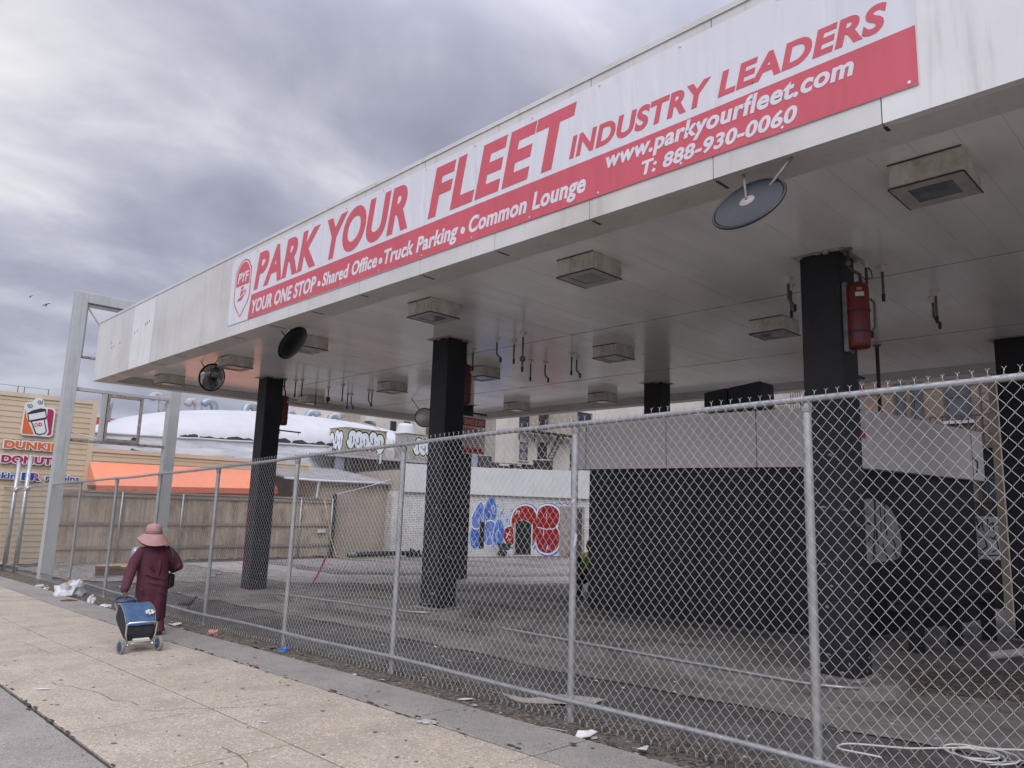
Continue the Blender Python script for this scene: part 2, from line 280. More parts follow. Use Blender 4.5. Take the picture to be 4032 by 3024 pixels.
# ------------------------------------------------------------------ helpers
OFF = {}
class MB:
    def __init__(s): s.v = []; s.f = []
    def add(s, vs, fs):
        b = len(s.v); s.v += [tuple(p) for p in vs]; s.f += [tuple(i + b for i in f) for f in fs]; return s
    def box(s, x0, x1, y0, y1, z0, z1):
        return s.add([(x0, y0, z0), (x1, y0, z0), (x1, y1, z0), (x0, y1, z0), (x0, y0, z1), (x1, y0, z1), (x1, y1, z1), (x0, y1, z1)],
                     [(3, 2, 1, 0), (4, 5, 6, 7), (0, 1, 5, 4), (1, 2, 6, 5), (2, 3, 7, 6), (3, 0, 4, 7)])
    def pbox(s, pl, u0, u1, v0, v1, w0, w1):
        ps = [pl(u, v, w) for w in (w0, w1) for u, v in ((u0, v0), (u1, v0), (u1, v1), (u0, v1))]
        return s.add(ps, [(3, 2, 1, 0), (4, 5, 6, 7), (0, 1, 5, 4), (1, 2, 6, 5), (2, 3, 7, 6), (3, 0, 4, 7)])
    def tube(s, path, r, n=8, cap=True, flat=1.0):
        P = [Vector(p) for p in path]; k = len(P); rr = r if isinstance(r, (list, tuple)) else [r] * k
        up = Vector((0, 0, 1)); rings = []; prev = None
        for i in range(k):
            t = (P[min(i + 1, k - 1)] - P[max(i - 1, 0)]).normalized()
            a = prev if prev is not None else (up if abs(t.z) < 0.9 else Vector((1, 0, 0)))
            x = (a - t * a.dot(t))
            if x.length < 1e-6: x = Vector((0, 1, 0)) - t * t.y
            x.normalize(); y = t.cross(x); prev = x
            rings.append([P[i] + (x * math.cos(2 * math.pi * j / n) * flat + y * math.sin(2 * math.pi * j / n)) * rr[i] for j in range(n)])
        vs = [p for rg in rings for p in rg]; fs = []
        for i in range(k - 1):
            for j in range(n):
                a, b = i * n + j, i * n + (j + 1) % n
                fs.append((a, b, b + n, a + n))
        if cap: fs += [tuple(range(n - 1, -1, -1)), tuple((k - 1) * n + j for j in range(n))]
        return s.add(vs, fs)
    def loft(s, rings, cap=True):
        n = len(rings[0]); vs = [p for rg in rings for p in rg]; fs = []
        for i in range(len(rings) - 1):
            for j in range(n):
                a, b = i * n + j, i * n + (j + 1) % n
                fs.append((a, b, b + n, a + n))
        if cap: fs += [tuple(range(n - 1, -1, -1)), tuple((len(rings) - 1) * n + j for j in range(n))]
        return s.add(vs, fs)
    def lathe(s, c, axis, prof, n=24):
        """prof: (radius, height along axis)"""
        c = Vector(c); ax = Vector(axis).normalized(); x = ax.orthogonal().normalized(); y = ax.cross(x)
        return s.loft([[c + ax * h + (x * math.cos(2 * math.pi * j / n) + y * math.sin(2 * math.pi * j / n)) * r for j in range(n)] for r, h in prof])
    def ball(s, c, rx, ry, rz, n=12, m_=8, rot=None):
        rings = []
        for i in range(m_ + 1):
            th = math.pi * (0.02 + 0.96 * i / m_) - math.pi / 2
            rings.append([Vector((rx * math.cos(th) * math.cos(2 * math.pi * j / n), ry * math.cos(th) * math.sin(2 * math.pi * j / n), rz * math.sin(th))) for j in range(n)])
        if rot is not None: rings = [[rot @ p for p in r] for r in rings]
        c = Vector(c)
        return s.loft([[c + p for p in r] for r in rings])
    def prism(s, pl, pts, w0, w1):
        k = len(pts); vs = [pl(u, v, w0) for u, v in pts] + [pl(u, v, w1) for u, v in pts]
        fs = [tuple(range(k - 1, -1, -1)), tuple(range(k, 2 * k))] + [(i, (i + 1) % k, (i + 1) % k + k, i + k) for i in range(k)]
        return s.add(vs, fs)
    def ribbon(s, pl, pts, wd_, w0, w1):
        """flat brush stroke along pts on plane"""
        k = len(pts)
        for i in range(k - 1):
            (a, b), (c, d) = pts[i], pts[i + 1]; l = math.hypot(c - a, d - b) or 1e-6; nx, ny = -(d - b) / l * wd_ / 2, (c - a) / l * wd_ / 2
            ex, ey = (c - a) / l * wd_ * 0.35, (d - b) / l * wd_ * 0.35; j = (i % 3) * 0.0006
            s.prism(pl, [(a - nx - ex, b - ny - ey), (c - nx + ex, d - ny + ey), (c + nx + ex, d + ny + ey), (a + nx - ex, b + ny - ey)], w0, w1 + j)
        return s
    def build(s, name, mt, parent=None, smooth=False, bevel=0, tri=False):
        me = bpy.data.meshes.new(name); off = OFF.get(parent.name, Vector()) if parent else Vector()
        me.from_pydata([tuple(Vector(p) - off) for p in s.v], [], s.f)
        bm = bmesh.new(); bm.from_mesh(me); bmesh.ops.recalc_face_normals(bm, faces=bm.faces)
        if bevel: bmesh.ops.bevel(bm, geom=bm.edges[:], offset=bevel, segments=1, affect='EDGES')
        bm.to_mesh(me); bm.free()
        if smooth:
            for p in me.polygons: p.use_smooth = True
        me.materials.append(M[mt] if isinstance(mt, str) else mt)
        o = bpy.data.objects.new(name, me); COL.objects.link(o)
        if parent: o.parent = parent; OFF[o.name] = off
        return o
def plane(O, U, N_):
    O, U, N_ = Vector(O), Vector(U).normalized(), Vector(N_).normalized(); V = Vector((0, 0, 1))
    return lambda u, v, w=0: O + U * u + V * v + N_ * w
def frame(O, U, V, W):
    O, U, V, W = Vector(O), Vector(U), Vector(V), Vector(W)
    return lambda u, v, w=0: O + U * u + V * v + W * w
def tag(o, label=None, cat=None, group=None, kind=None):
    if label: o['label'] = label
    if cat: o['category'] = cat
    if group: o['group'] = group
    if kind: o['kind'] = kind
    return o
def thing(name, loc, label, cat, group=None):
    o = bpy.data.objects.new(name, None); o.empty_display_size = 0.2; COL.objects.link(o); o.location = loc
    OFF[o.name] = Vector(loc); return tag(o, label, cat, group)
def dup(root, loc, label=None, group=None):
    r = root.copy(); COL.objects.link(r); r.location = loc
    if label: r['label'] = label
    if group: r['group'] = group
    for ch in list(root.children):
        c = ch.copy(); COL.objects.link(c); c.parent = r
        for g in ch.children:
            d = g.copy(); COL.objects.link(d); d.parent = c
    return r
def catmull(pts, k=6, closed=True):
    n = len(pts); o = []
    for i in range(n if closed else n - 1):
        g = (lambda j: pts[j % n]) if closed else (lambda j: pts[max(0, min(n - 1, j))])
        p0, p1, p2, p3 = g(i - 1), g(i), g(i + 1), g(i + 2)
        for s in range(k):
            t = s / k
            o.append(tuple(0.5 * (2 * b + (c - a) * t + (2 * a - 5 * b + 4 * c - d) * t * t + (3 * b - a - 3 * c + d) * t ** 3) for a, b, c, d in zip(p0, p1, p2, p3)))
    if not closed: o.append(tuple(pts[-1]))
    return o
_fc = {}
def text2d(s, bold=0.02, shear=0.0, space=1.0):
    cu = bpy.data.curves.new('t', 'FONT'); cu.body = s; cu.size = 1
    cu.offset = bold; cu.shear = shear; cu.space_character = space; cu.resolution_u = 5
    o = bpy.data.objects.new('t', cu); COL.objects.link(o)
    dg = bpy.context.evaluated_depsgraph_get(); dg.update()
    me = o.evaluated_get(dg).to_mesh()
    v = [(p.co.x, p.co.y) for p in me.vertices]; f = [tuple(p.vertices) for p in me.polygons]
    o.evaluated_get(dg).to_mesh_clear(); bpy.data.objects.remove(o); bpy.data.curves.remove(cu)
    return v, f
def cap_h(bold):
    if bold not in _fc:
        v, _ = text2d('H', bold); _fc[bold] = (min(p[1] for p in v), max(p[1] for p in v))
    return _fc[bold]
def lettering(pl, s, u0, u1, v0, cap, w0, w1, bold=0.02, shear=0.0, space=1.0, pad=0.0):
    """solid lettering spanning u0..u1 at the given cap height on plane pl; pad = outline growth (metres)"""
    rv, _ = text2d(s, bold, shear, space)
    lo, hi = cap_h(bold); a, b = min(p[0] for p in rv), max(p[0] for p in rv)
    sx, sy = (u1 - u0) / (b - a), cap / (hi - lo); mb = MB()
    v, f = text2d(s, bold, shear, space); n = len(v); cnt = {}
    for fc in f:
        for i in range(len(fc)):
            ed = (fc[i], fc[(i + 1) % len(fc)]); cnt[ed] = cnt.get(ed, 0) + 1
    side = [(a_, b_, b_ + n, a_ + n) for (a_, b_) in cnt if (b_, a_) not in cnt]
    offs = [(0, 0)] + ([(math.cos(2 * math.pi * q / 12), math.sin(2 * math.pi * q / 12)) for q in range(12)] if pad else [])
    for q, (ox, oy) in enumerate(offs):
        vs2 = [((x - a) * sx + u0 + ox * pad, (y - lo) * sy + v0 + oy * pad) for x, y in v]
        mb.add([pl(x, y, w1 + q * 0.00012) for x, y in vs2] + [pl(x, y, w0) for x, y in vs2], f + side)
    return mb
def interp(tab, x):
    if x <= tab[0][0]: return tab[0][1]
    for (a, b), (c, d) in zip(tab, tab[1:]):
        if x <= c: return b + (d - b) * (x - a) / (c - a)
    return tab[-1][1]
FT = [(-80, -1.6), (-27, -0.66), (-22.5, -0.52), (-19.6, -0.44), (-16.1, -0.367), (-11.4, -0.235), (-8.9, -0.138), (-6.5, -0.055), (-4.1, 0.018), (-2, 0.06), (3, 0.2), (60, 1.2)]
LT = [(-80, -0.6), (-27, -0.42), (-16, -0.32), (-13, -0.2), (-9, -0.055), (-2, 0.035), (3, 0.1), (60, 0.4)]
def F(x): return interp(FT, x)
def G(x, y):
    t = max(0, min(1, (y - 5.2) / 2.0)); t = t * t * (3 - 2 * t)
    return F(x) * (1 - t) + interp(LT, x) * t
def remeshed(mb, name, mt, parent, voxel, smooth_it=6):
    o = mb.build(name, mt, parent, True)
    r = o.modifiers.new('r', 'REMESH'); r.mode = 'VOXEL'; r.voxel_size = voxel; r.use_smooth_shade = True
    sm = o.modifiers.new('s', 'SMOOTH'); sm.iterations = smooth_it; sm.factor = 0.5
    dg = bpy.context.evaluated_depsgraph_get(); dg.update()
    me = bpy.data.meshes.new_from_object(o.evaluated_get(dg)); o.modifiers.clear()
    me.name = name; o.data = me
    for p in me.polygons: p.use_smooth = True
    if not me.materials: me.materials.append(M[mt])
    return o

# ------------------------------------------------------------------ ground
def sheet(name, xs, ys, zf, mt, kind='structure', parent=None, smooth=True):
    mb = MB(); n = len(ys)
    mb.add([(x, y, zf(x, y)) for x in xs for y in ys], [(i * n + j, (i + 1) * n + j, (i + 1) * n + j + 1, i * n + j + 1) for i in range(len(xs) - 1) for j in range(n - 1)])
    o = mb.build(name, mt, parent, smooth)
    if kind: tag(o, kind=kind)
    return o
def fr(a, b, s):
    k = max(1, round((b - a) / s)); return [a + (b - a) * i / k for i in range(k + 1)]
def rough(x, y): return 0.012 * noise.noise(Vector((x * 1.3, y * 1.3, 0))) + 0.006 * noise.noise(Vector((x * 4, y * 4, 3)))
sheet('ground', [-400, -150, -80, -50] + fr(-40, 6, 0.5) + [20, 60, 150, 400], [-300, -100, -30] + fr(-8, 22, 0.5) + [35, 60, 120, 400],
      lambda x, y: G(x, y) - 0.02 + (rough(x, y) if 4.5 < y < 20 else -0.03), 'asphalt')
def patch(name, poly, mt, lift, step=0.35, wob=0.12):
    """ground covering cut along a wobbly outline, draped on the ground"""
    pts = []
    for i in range(len(poly)):
        a, b = poly[i], poly[(i + 1) % len(poly)]; k = max(1, int(math.dist(a, b) / step))
        for j in range(k):
            x, y = a[0] + (b[0] - a[0]) * j / k, a[1] + (b[1] - a[1]) * j / k
            pts.append((x + wob * noise.noise(Vector((x * 1.7, y * 1.7, 5))), y + wob * noise.noise(Vector((x * 1.7, y * 1.7, 9)))))
    bm = bmesh.new(); vs = [bm.verts.new((x, y, 0)) for x, y in pts]; bm.faces.new(vs)
    xs = [p[0] for p in pts]; ys = [p[1] for p in pts]
    for ax, lo, hi in ((0, min(xs), max(xs)), (1, min(ys), max(ys))):
        t = lo + 0.5
        while t < hi:
            co = [0, 0, 0]; co[ax] = t; nn = [0, 0, 0]; nn[ax] = 1
            bmesh.ops.bisect_plane(bm, geom=bm.verts[:] + bm.edges[:] + bm.faces[:], plane_co=co, plane_no=nn); t += 0.5
    bmesh.ops.triangulate(bm, faces=bm.faces[:])
    for v in bm.verts: v.co.z = G(v.co.x, v.co.y) - 0.02 + rough(v.co.x, v.co.y) + lift
    me = bpy.data.meshes.new(name); bm.to_mesh(me); bm.free(); me.materials.append(M[mt])
    for p in me.polygons:
        p.use_smooth = True
        if p.normal.z < 0: p.flip()
    o = bpy.data.objects.new(name, me); COL.objects.link(o); return tag(o, kind='structure')
patch('concrete_lot', [(-24.6, 6.3), (-12, 6.35), (-6, 6.2), (3.5, 6.6), (3.5, 15.5), (-3, 18), (-10, 24), (-21, 24), (-24.6, 16)], 'lot_concrete', 0.012, 0.35, 0.14)
patch('sky_lit_concrete', [(-24.2, 9.3), (-17.5, 9.2), (-14.5, 12.4), (-12.2, 15.2), (-10, 18.5), (-12.5, 19.0), (-16.3, 14.2), (-18.6, 11.4), (-24.2, 11.6)], 'lot_pale', 0.020, wob=0.2)  # concrete open to the sky, its extra light put into a paler colour
tag(patch('gravel_strip', [(-24.3, 12.2), (-18.9, 12.2), (-16.6, 15.0), (-13.2, 19.3), (-14.5, 21.2), (-17.6, 18.0), (-20.5, 15.3), (-24.3, 14.4)], 'gravel', 0.022, wob=0.35), kind='structure')
patch('gravel_verge', [(-27, 5.4), (-21.5, 5.4), (-19.0, 6.4), (-18.2, 7.6), (-20.5, 9.0), (-24.8, 9.0)], 'gravel', 0.026, wob=0.3)
patch('dirt_verge', [(-26, 4.45), (-2, 4.40), (4, 4.40), (4, 4.95), (-3.0, 5.0), (-6, 5.15), (-9, 5.0), (-15, 5.2), (-26, 5.2)], 'dirt', 0.016, wob=0.16)
patch('pale_patch', [(-5.25, 5.0), (-4.9, 4.98), (-4.35, 5.25), (-4.3, 5.5), (-4.7, 5.42), (-5.1, 5.2)], 'lot_pale', 0.020, 0.08, 0.28)
# drift of dirt and dead leaves under the canopy
mb = MB(); xs = fr(-3.6, 1.5, 0.09); ys = fr(7.9, 10.9, 0.09); nn_ = len(ys)
def mound(x, y):
    e_ = max(0, min(1, (x + 3.25 - (y - 8) * 0.1) / 0.9)) * max(0, min(1, (y - 8.05 - 0.32 * (x + 2.9)) / 0.5)) * max(0, min(1, (10.3 + 0.3 * (x + 3) - y) / 0.8))
    return G(x, y) - 0.03 + e_ * (0.075 + 0.035 * noise.noise(Vector((x * 3, y * 3, 1))) + 0.03 * noise.noise(Vector((x * 9, y * 9, 4))))
mb.add([(x, y, mound(x, y)) for x in xs for y in ys], [(i * nn_ + j, (i + 1) * nn_ + j, (i + 1) * nn_ + j + 1, i * nn_ + j + 1) for i in range(len(xs) - 1) for j in range(nn_ - 1)])
tag(mb.build('dirt_mound', 'dirt', None, False), kind='structure')

# sidewalk slabs
def slabs(name, mt, y0, y1, rows, lift, x0=-40.0, x1=6.0, gap=0.008):
    mb = MB(); k = -28
    while True:
        a = -3.64 + 1.32 * k; b = a + 1.32; k += 1
        if a > x1: break
        if b < x0: continue
        for r in range(rows):
            c0, c1 = (y0 + (y1 - y0) * r / rows, y0 + (y1 - y0) * (r + 1) / rows)
            ta, tb = random.uniform(-.002, .002), random.uniform(-.002, .002)
            q = []
            for (x, y) in ((a + gap, c0 + gap), (b - gap, c0 + gap), (b - gap, c1 - gap), (a + gap, c1 - gap)):
                q.append((x, y, F(x) + lift + (ta if x < a + 0.5 else tb)))
            e2 = 0.006; cxm, cym = (a + b) / 2, (c0 + c1) / 2
            inn = [(x + (e2 if x < cxm else -e2), y + (e2 if y < cym else -e2), z) for x, y, z in q]
            rim = [(x, y, z - 0.005) for x, y, z in q]; low = [(x, y, z - 0.07) for x, y, z in q]
            mb.add(inn + rim + low, [(0, 1, 2, 3)] + [(i + 4, (i + 1) % 4 + 4, (i + 1) % 4, i) for i in range(4)] + [(i + 8, (i + 1) % 4 + 8, (i + 1) % 4 + 4, i + 4) for i in range(4)])
    return tag(mb.build(name, mt), kind='structure')
slabs('sidewalk_grey_strip', 'slab_grey', 3.86, 4.43, 1, 0.022)
slabs('sidewalk_tan_strip', 'slab_tan', 1.735, 3.845, 2, 0.024)
slabs('sidewalk_kerb_strip', 'slab_grey', -1.6, 1.72, 2, 0.020)
sheet('sidewalk_bed', fr(-40, 6, 1.0), [-1.6, 4.44], lambda x, y: F(x) + 0.004, 'joint')
# broken bits along the seam between the strips
mb = MB()
for i in range(110):
    x = random.uniform(-13, -3.2); y = 3.852 + random.gauss(0, 0.03) if i % 2 else 1.727 + random.gauss(0, 0.02)
    r = random.uniform(0.006, 0.022); z = F(x) + 0.0262
    pts = [(x + r * 2.2 * math.cos(t) * random.uniform(.5, 1.8), y + r * math.sin(t) * random.uniform(.5, 1.2), z) for t in [k * math.pi / 4 for k in range(8)]]
    mb.add(pts, [tuple(range(8))])
tag(mb.build('sidewalk_chips', 'joint'), kind='structure')

mb = MB(); rs = random.Random(31)
for k in range(150):
    x, y = rs.uniform(-14, -2.6), rs.uniform(0.6, 4.35); r = rs.uniform(.008, .022)
    z = F(x) + 0.0285
    mb.add([(x + r * math.cos(t) * rs.uniform(.8, 1.15), y + r * math.sin(t) * rs.uniform(.8, 1.15), z) for t in [q * math.pi / 4 for q in range(8)]], [tuple(range(8))])
tag(mb.build('gum_spots', 'gum'), kind='structure')
mb = MB()
for x0_, y0_, dx_, dy_, n_ in ((-8.3, 2.1, .16, .05, 9), (-6.0, 3.3, -.08, -.14, 7), (-9.9, 3.0, .05, .15, 6), (-5.2, 2.4, .15, -.03, 7), (-11.5, 2.4, .18, .03, 8)):
    pt = [(x0_, y0_)]
    for k in range(n_): pt.append((pt[-1][0] + dx_ + rs.uniform(-.05, .05), pt[-1][1] + dy_ + rs.uniform(-.06, .06)))
    for (a, b), (c_, d) in zip(pt, pt[1:]):
        l = math.hypot(c_ - a, d - b); nx, ny = -(d - b) / l * .0022, (c_ - a) / l * .0022
        mb.add([(a - nx, b - ny, F(a) + .0283), (c_ - nx, d - ny, F(c_) + .0283), (c_ + nx, d + ny, F(c_) + .0283), (a + nx, b + ny, F(a) + .0283)], [(0, 1, 2, 3)])
tag(mb.build('hairline_cracks', 'joint'), kind='structure')

# ------------------------------------------------------------------ canopy
K = 0.939
def kz(z): return 1.7 + (z - 1.7) * K
FY = 4.972                          # front fascia face
XL, XR, YB, ZB, ZT, ZS = -19.45, 5.0, 15.45, 4.33, 5.79, 4.5
can = thing('gas_station_canopy', (-9.7, 10, 0), 'long flat white steel canopy of the old filling station carried on black columns', 'canopy')
p = 1.36 * K
seams = [-11.22 * K + p * k for k in range(-7, 14)]
fa = MB()
edges = [XL] + [s for s in seams if s > XL + 0.2 and s < XR] + [XR]
for a, b in zip(edges, edges[1:]):
    alt = round((a - edges[0]) / p) in (2, 14); t = MB() if alt else fa
    t.box(a + 0.004, b - 0.004, FY, FY + 0.06, ZB, ZT - 0.05)
    if alt: t.build('fascia_panel', 'fascia_alt', can)
fa.box(XL, XR, FY - 0.012, FY + 0.12, ZT - 0.05, ZT)               # coping
fa.box(XL, XR, FY + 0.06, FY + 0.38, ZB - 0.002, ZB + 0.03)         # return under the front edge
# left end, back
yb = [FY + 0.13 + 1.277 * k for k in range(9)] 
for a, b in zip(yb[:-1], yb[1:]): fa.box(XL, XL + 0.06, a + 0.004, min(b, YB) - 0.004, ZB, ZT)
fa.box(XL + 0.06, XL + 0.34, FY + 0.38, YB - 0.06, ZB - 0.002, ZB + 0.03)
fa.box(XL, XR, YB - 0.06, YB, ZB, ZT); fa.box(XL + 0.34, XR, YB - 0.34, YB - 0.06, ZB - 0.002, ZB + 0.03)
# inner faces of the returns
fa.box(XL + 0.34, XL + 0.36, FY + 0.38, YB - 0.34, ZB + 0.03, ZS + 0.02); fa.box(XL + 0.36, XR, YB - 0.36, YB - 0.34, ZB + 0.03, ZS + 0.02); fa.box(XL + 0.36, XR, FY + 0.38, FY + 0.40, ZB + 0.03, ZS + 0.02)
fa.build('fascia', 'fascia', can)
jb = MB()
for s in seams:
    if XL < s < XR: jb.box(s - 0.0035, s + 0.0035, FY + 0.012, FY + 0.05, ZB, ZT - 0.05)
    if XL < s < XR: # grime at the joint running back over the soffit edge
        jb.box(s - 0.012, s + 0.014, FY + 0.05, FY + 0.36 * random.uniform(0.35, 0.9), ZB - 0.0045, ZB - 0.0022)
# bolt holes left by the old sign
for x, z in ((-18.35, 5.12), (-18.25, 4.98), (-18.1, 5.0), (-17.7, 5.02), (-16.75, 5.12), (-16.6, 5.14), (-16.1, 5.2), (-16.0, 5.22), (-15.9, 5.24)): jb.box(x - 0.012, x + 0.012, FY - 0.004, FY + 0.01, z - 0.022, z + 0.022)
jb.build('joint_seam', 'dark_edge', can)
sb = MB(); x = XL + 0.37
while x < XR:
    sb.box(x, x + 0.3035, FY + 0.40, YB - 0.36, ZS + random.uniform(0, 0.003), ZS + 0.03); x += 0.3055
sb.build('soffit', 'soffit', can)
jl = MB()
for y in (8.9, 12.3): jl.box(XL + 0.37, XR, y - 0.003, y + 0.003, ZS - 0.0015, ZS + 0.005)
jl.build('soffit_joint', 'dark_edge', can)
MB().box(XL + 0.06, XR, FY + 0.12, YB - 0.06, ZS + 0.05, ZT - 0.12).build('roof_deck', 'kerb', can)
cols = [(-16.27, 7.92), (-9.70, 7.92), (-3.17, 7.86), (-15.85, 13.55), (-9.34, 13.62), (-2.57, 13.35)]
for (x, y) in cols:
    h = 0.21; z0 = G(x, y) - 0.05
    c = MB().box(x - h, x + h, y - h, y + h, z0, ZS + 0.002).build('column', 'black_paint', can, bevel=0.012)
    mb = MB(); w = 0.25
    for k in range(14):
        t = random.uniform(0, 4); s = int(t); q = (t - s) * 2 * w - w
        px, py = ((q, -w), (w, q), (q, w), (-w, q))[s]
        mb.box(x + px * .93 - 0.02, x + px * .93 + 0.03, y + py * .93 - 0.02, y + py * .93 + 0.025, ZS - random.uniform(0.01, 0.035), ZS - 0.001)
    mb.box(x - w - 0.03, x + w + 0.03, y - w - 0.03, y + w + 0.03, ZS - 0.007, ZS - 0.0005)
    mb.build('ceiling_collar', 'lens_frame', c)
    zb = (interp(LT, x) + 0.116) if abs(y - 7.9) < .5 and x > -14 else G(x, y) - 0.008
    bpm = MB().box(x - .27, x + .27, y - .27, y + .27, zb - .02, zb + .014)
    for a_ in (-1, 1):
        for b_ in (-1, 1): bpm.lathe((x + a_ * .24, y + b_ * .24, zb + .0141), (0, 0, 1), [(.016, 0), (.016, .018), (.006, .02)], 6)
    bpm.build('base_plate', 'rust', c)
for ci, (x, y) in enumerate(cols[:3]):
    scf = MB(); rs = random.Random(20 + ci)
    for pl_ in (plane((x, y - 0.2105, 0), (1, 0, 0), (0, -1, 0)), plane((x + 0.2105, y, 0), (0, 1, 0), (1, 0, 0))):
        for k in range(16):
            u, v = rs.uniform(-.18, .16), rs.uniform(0, 1) ** 1.6 * 2.4 + G(x, y) + .15
            l, h = rs.uniform(.01, .05), rs.uniform(.005, .03)
            scf.prism(pl_, [(u, v), (u + l, v - h * .3), (u + l * 1.2, v + h * .5), (u + l * .5, v + h), (u - l * .1, v + h * .6)], 0.0, 0.0015)
    tag(scf.build('paint_chips', 'rust', can), kind='stuff')
# red paint scrawl on the leftmost column
pl = plane((-16.27, 7.92 - 0.2105, 0), (1, 0, 0), (0, -1, 0))
MB().ribbon(pl, [(-0.08, 1.55), (-0.13, 1.3), (-0.09, 1.1), (-0.15, 0.85)], 0.035, 0.0, 0.003).ribbon(pl, [(-0.16, 0.3), (-0.05, 0.42), (-0.1, 0.28), (-0.14, 0.0)], 0.04, 0, 0.003).build('paint_scrawl', 'p_red', can)
# downspout at the back right
ds = MB().box(-3.38, -3.26, 15.32, 15.44, G(-3.3, 15.4), ZB - 0.004); ds.build('downspout', 'siding_trim', can)

# ------------------------------------------------------------------ banner
bY = FY - 0.006
bp = plane((0, bY, 0), (1, 0, 0), (0, -1, 0))
bx = lambda v: v * K
ban = MB()
x0, x1, z0, z1 = bx(-12.76), bx(-1.44), kz(4.70), kz(5.915)
ban.prism(bp, [(x0 + 0.03, z0), (bx(-9), z0 - 0.006), (bx(-5), z0 + 0.004), (x1, z0), (x1, z1), (bx(-6), z1 - 0.012), (x0, z1)], 0.0, 0.004)
banner = ban.build('banner', 'banner_white')
tag(banner, 'long red and white vinyl banner reading PARK YOUR FLEET fixed along the canopy front', 'banner')
OFF[banner.name] = Vector()
MB().prism(bp, [(bx(-11.93), z0 + 0.002), (x1 - 0.004, z0 + 0.002), (x1 - 0.004, kz(5.155)), (bx(-4), kz(5.125)), (bx(-11.86), kz(5.12))], 0.0035, 0.0065).build('red_band', 'banner_red', banner)
def blet(s, a, b, base, cap, red, bold=0.022, sp=1.0):
    lettering(bp, s, bx(a), bx(b), kz(base), cap * K, 0.006 if not red else 0.0035, 0.009 if not red else 0.0065, bold, 0.22, sp).build('lettering', 'banner_red' if red else 'banner_white', banner)
blet('PARK', -11.80, -9.67, 5.185, 0.635, True, 0.042, 1.08)
blet('YOUR', -9.47, -7.44, 5.185, 0.635, True, 0.042, 1.06)
blet('FLEET', -7.02, -4.60, 5.185, 0.635, True, 0.042, 1.10)
blet('INDUSTRY', -4.69, -3.06, 5.212, 0.235, True, 0.04, 1.07)
blet('LEADERS', -3.0, -1.62, 5.216, 0.225, True, 0.04, 1.07)
blet('YOUR ONE STOP', -11.80, -9.68, 4.775, 0.235, False, 0.034, 1.06)
blet('Shared Office', -9.50, -8.08, 4.80, 0.20, False, 0.034, 1.06)
blet('Truck Parking', -7.92, -6.41, 4.795, 0.20, False, 0.034, 1.06)
blet('Common Lounge', -6.22, -4.46, 4.80, 0.195, False, 0.034, 1.06)
blet('www.parkyourfleet.com', -4.21, -1.87, 4.955, 0.165, False, 0.034, 1.06)
blet('T: 888-930-0060', -3.79, -2.31, 4.752, 0.135, False, 0.034, 1.06)
for d_ in (-9.585, -8.0, -6.325):
    MB().prism(bp, [(bx(d_) + 0.037 * math.cos(t), kz(4.865) + 0.042 * math.sin(t)) for t in [k * math.pi / 8 for k in range(16)]], 0.006, 0.009).build('bullet_dot', 'banner_white', banner)
# shield badge
def shield(s, dz=0.0):
    c, zc = bx(-12.25), kz(5.33)
    hw, t = 0.315 * K * s, K
    pts = [(-1, 0.30), (-0.93, 0.335), (-0.86, 0.35), (-0.72, 0.41), (-0.45, 0.485), (0, 0.515), (0.45, 0.485), (0.72, 0.41), (0.86, 0.35), (0.93, 0.335), (1, 0.30), (1, -0.2), (0.85, -0.30), (0, -0.55), (-0.85, -0.30), (-1, -0.2)]
    return [(c + a * hw, zc + b * t * (1 - (1 - s) * 0.55)) for a, b in pts]
MB().prism(bp, shield(1), 0.0035, 0.0060).build('badge', 'banner_red', banner)
bz = kz(5.33)
MB().prism(bp, shield(0.90), 0.0055, 0.0068).build('badge_rim', 'banner_white', banner)
MB().prism(bp, [q for q in shield(0.82) if q[1] > bz + 0.1] + [(bx(-12.25) + 0.315 * K * .82, bz + 0.03), (bx(-12.25) - 0.315 * K * .82, bz + 0.03)], 0.0065, 0.0082).build('badge_field', 'banner_red', banner)
lettering(bp, 'PYF', bx(-12.45), bx(-12.03), bz + 0.085, 0.17, 0.0078, 0.0095, 0.026, 0.15).build('lettering', 'banner_white', banner)
tk = MB(); c0 = bx(-12.25)
for q in ([(-.17, -.17), (.12, -.11), (.2, -.05), (.18, -.10), (.0, -.2), (-.16, -.215)], [(-.07, -.13), (.05, -.1), (.05, -.03), (-.06, -.05)], [(-.04, -.03), (.05, -.01), (.08, .02), (.0, .035), (-.06, .01)], [(.07, -.09), (.17, -.06), (.16, -.03), (.08, -.05)]):
    tk.prism(bp, [(c0 + a * 0.8, bz - 0.02 + b) for a, b in q], 0.0065, 0.0085)
tk.build('truck_emblem', 'banner_red', banner)
for k in range(13):
    u = x0 + 0.06 + (x1 - x0 - 0.12) * k / 12
    for z in (z0 + 0.035, z1 - 0.035):
        MB().lathe(bp(u, z, 0.004), (0, -1, 0), [(0.013, 0), (0.012, 0.006), (0.004, 0.007)], 8).build('grommet', 'chrome', banner)

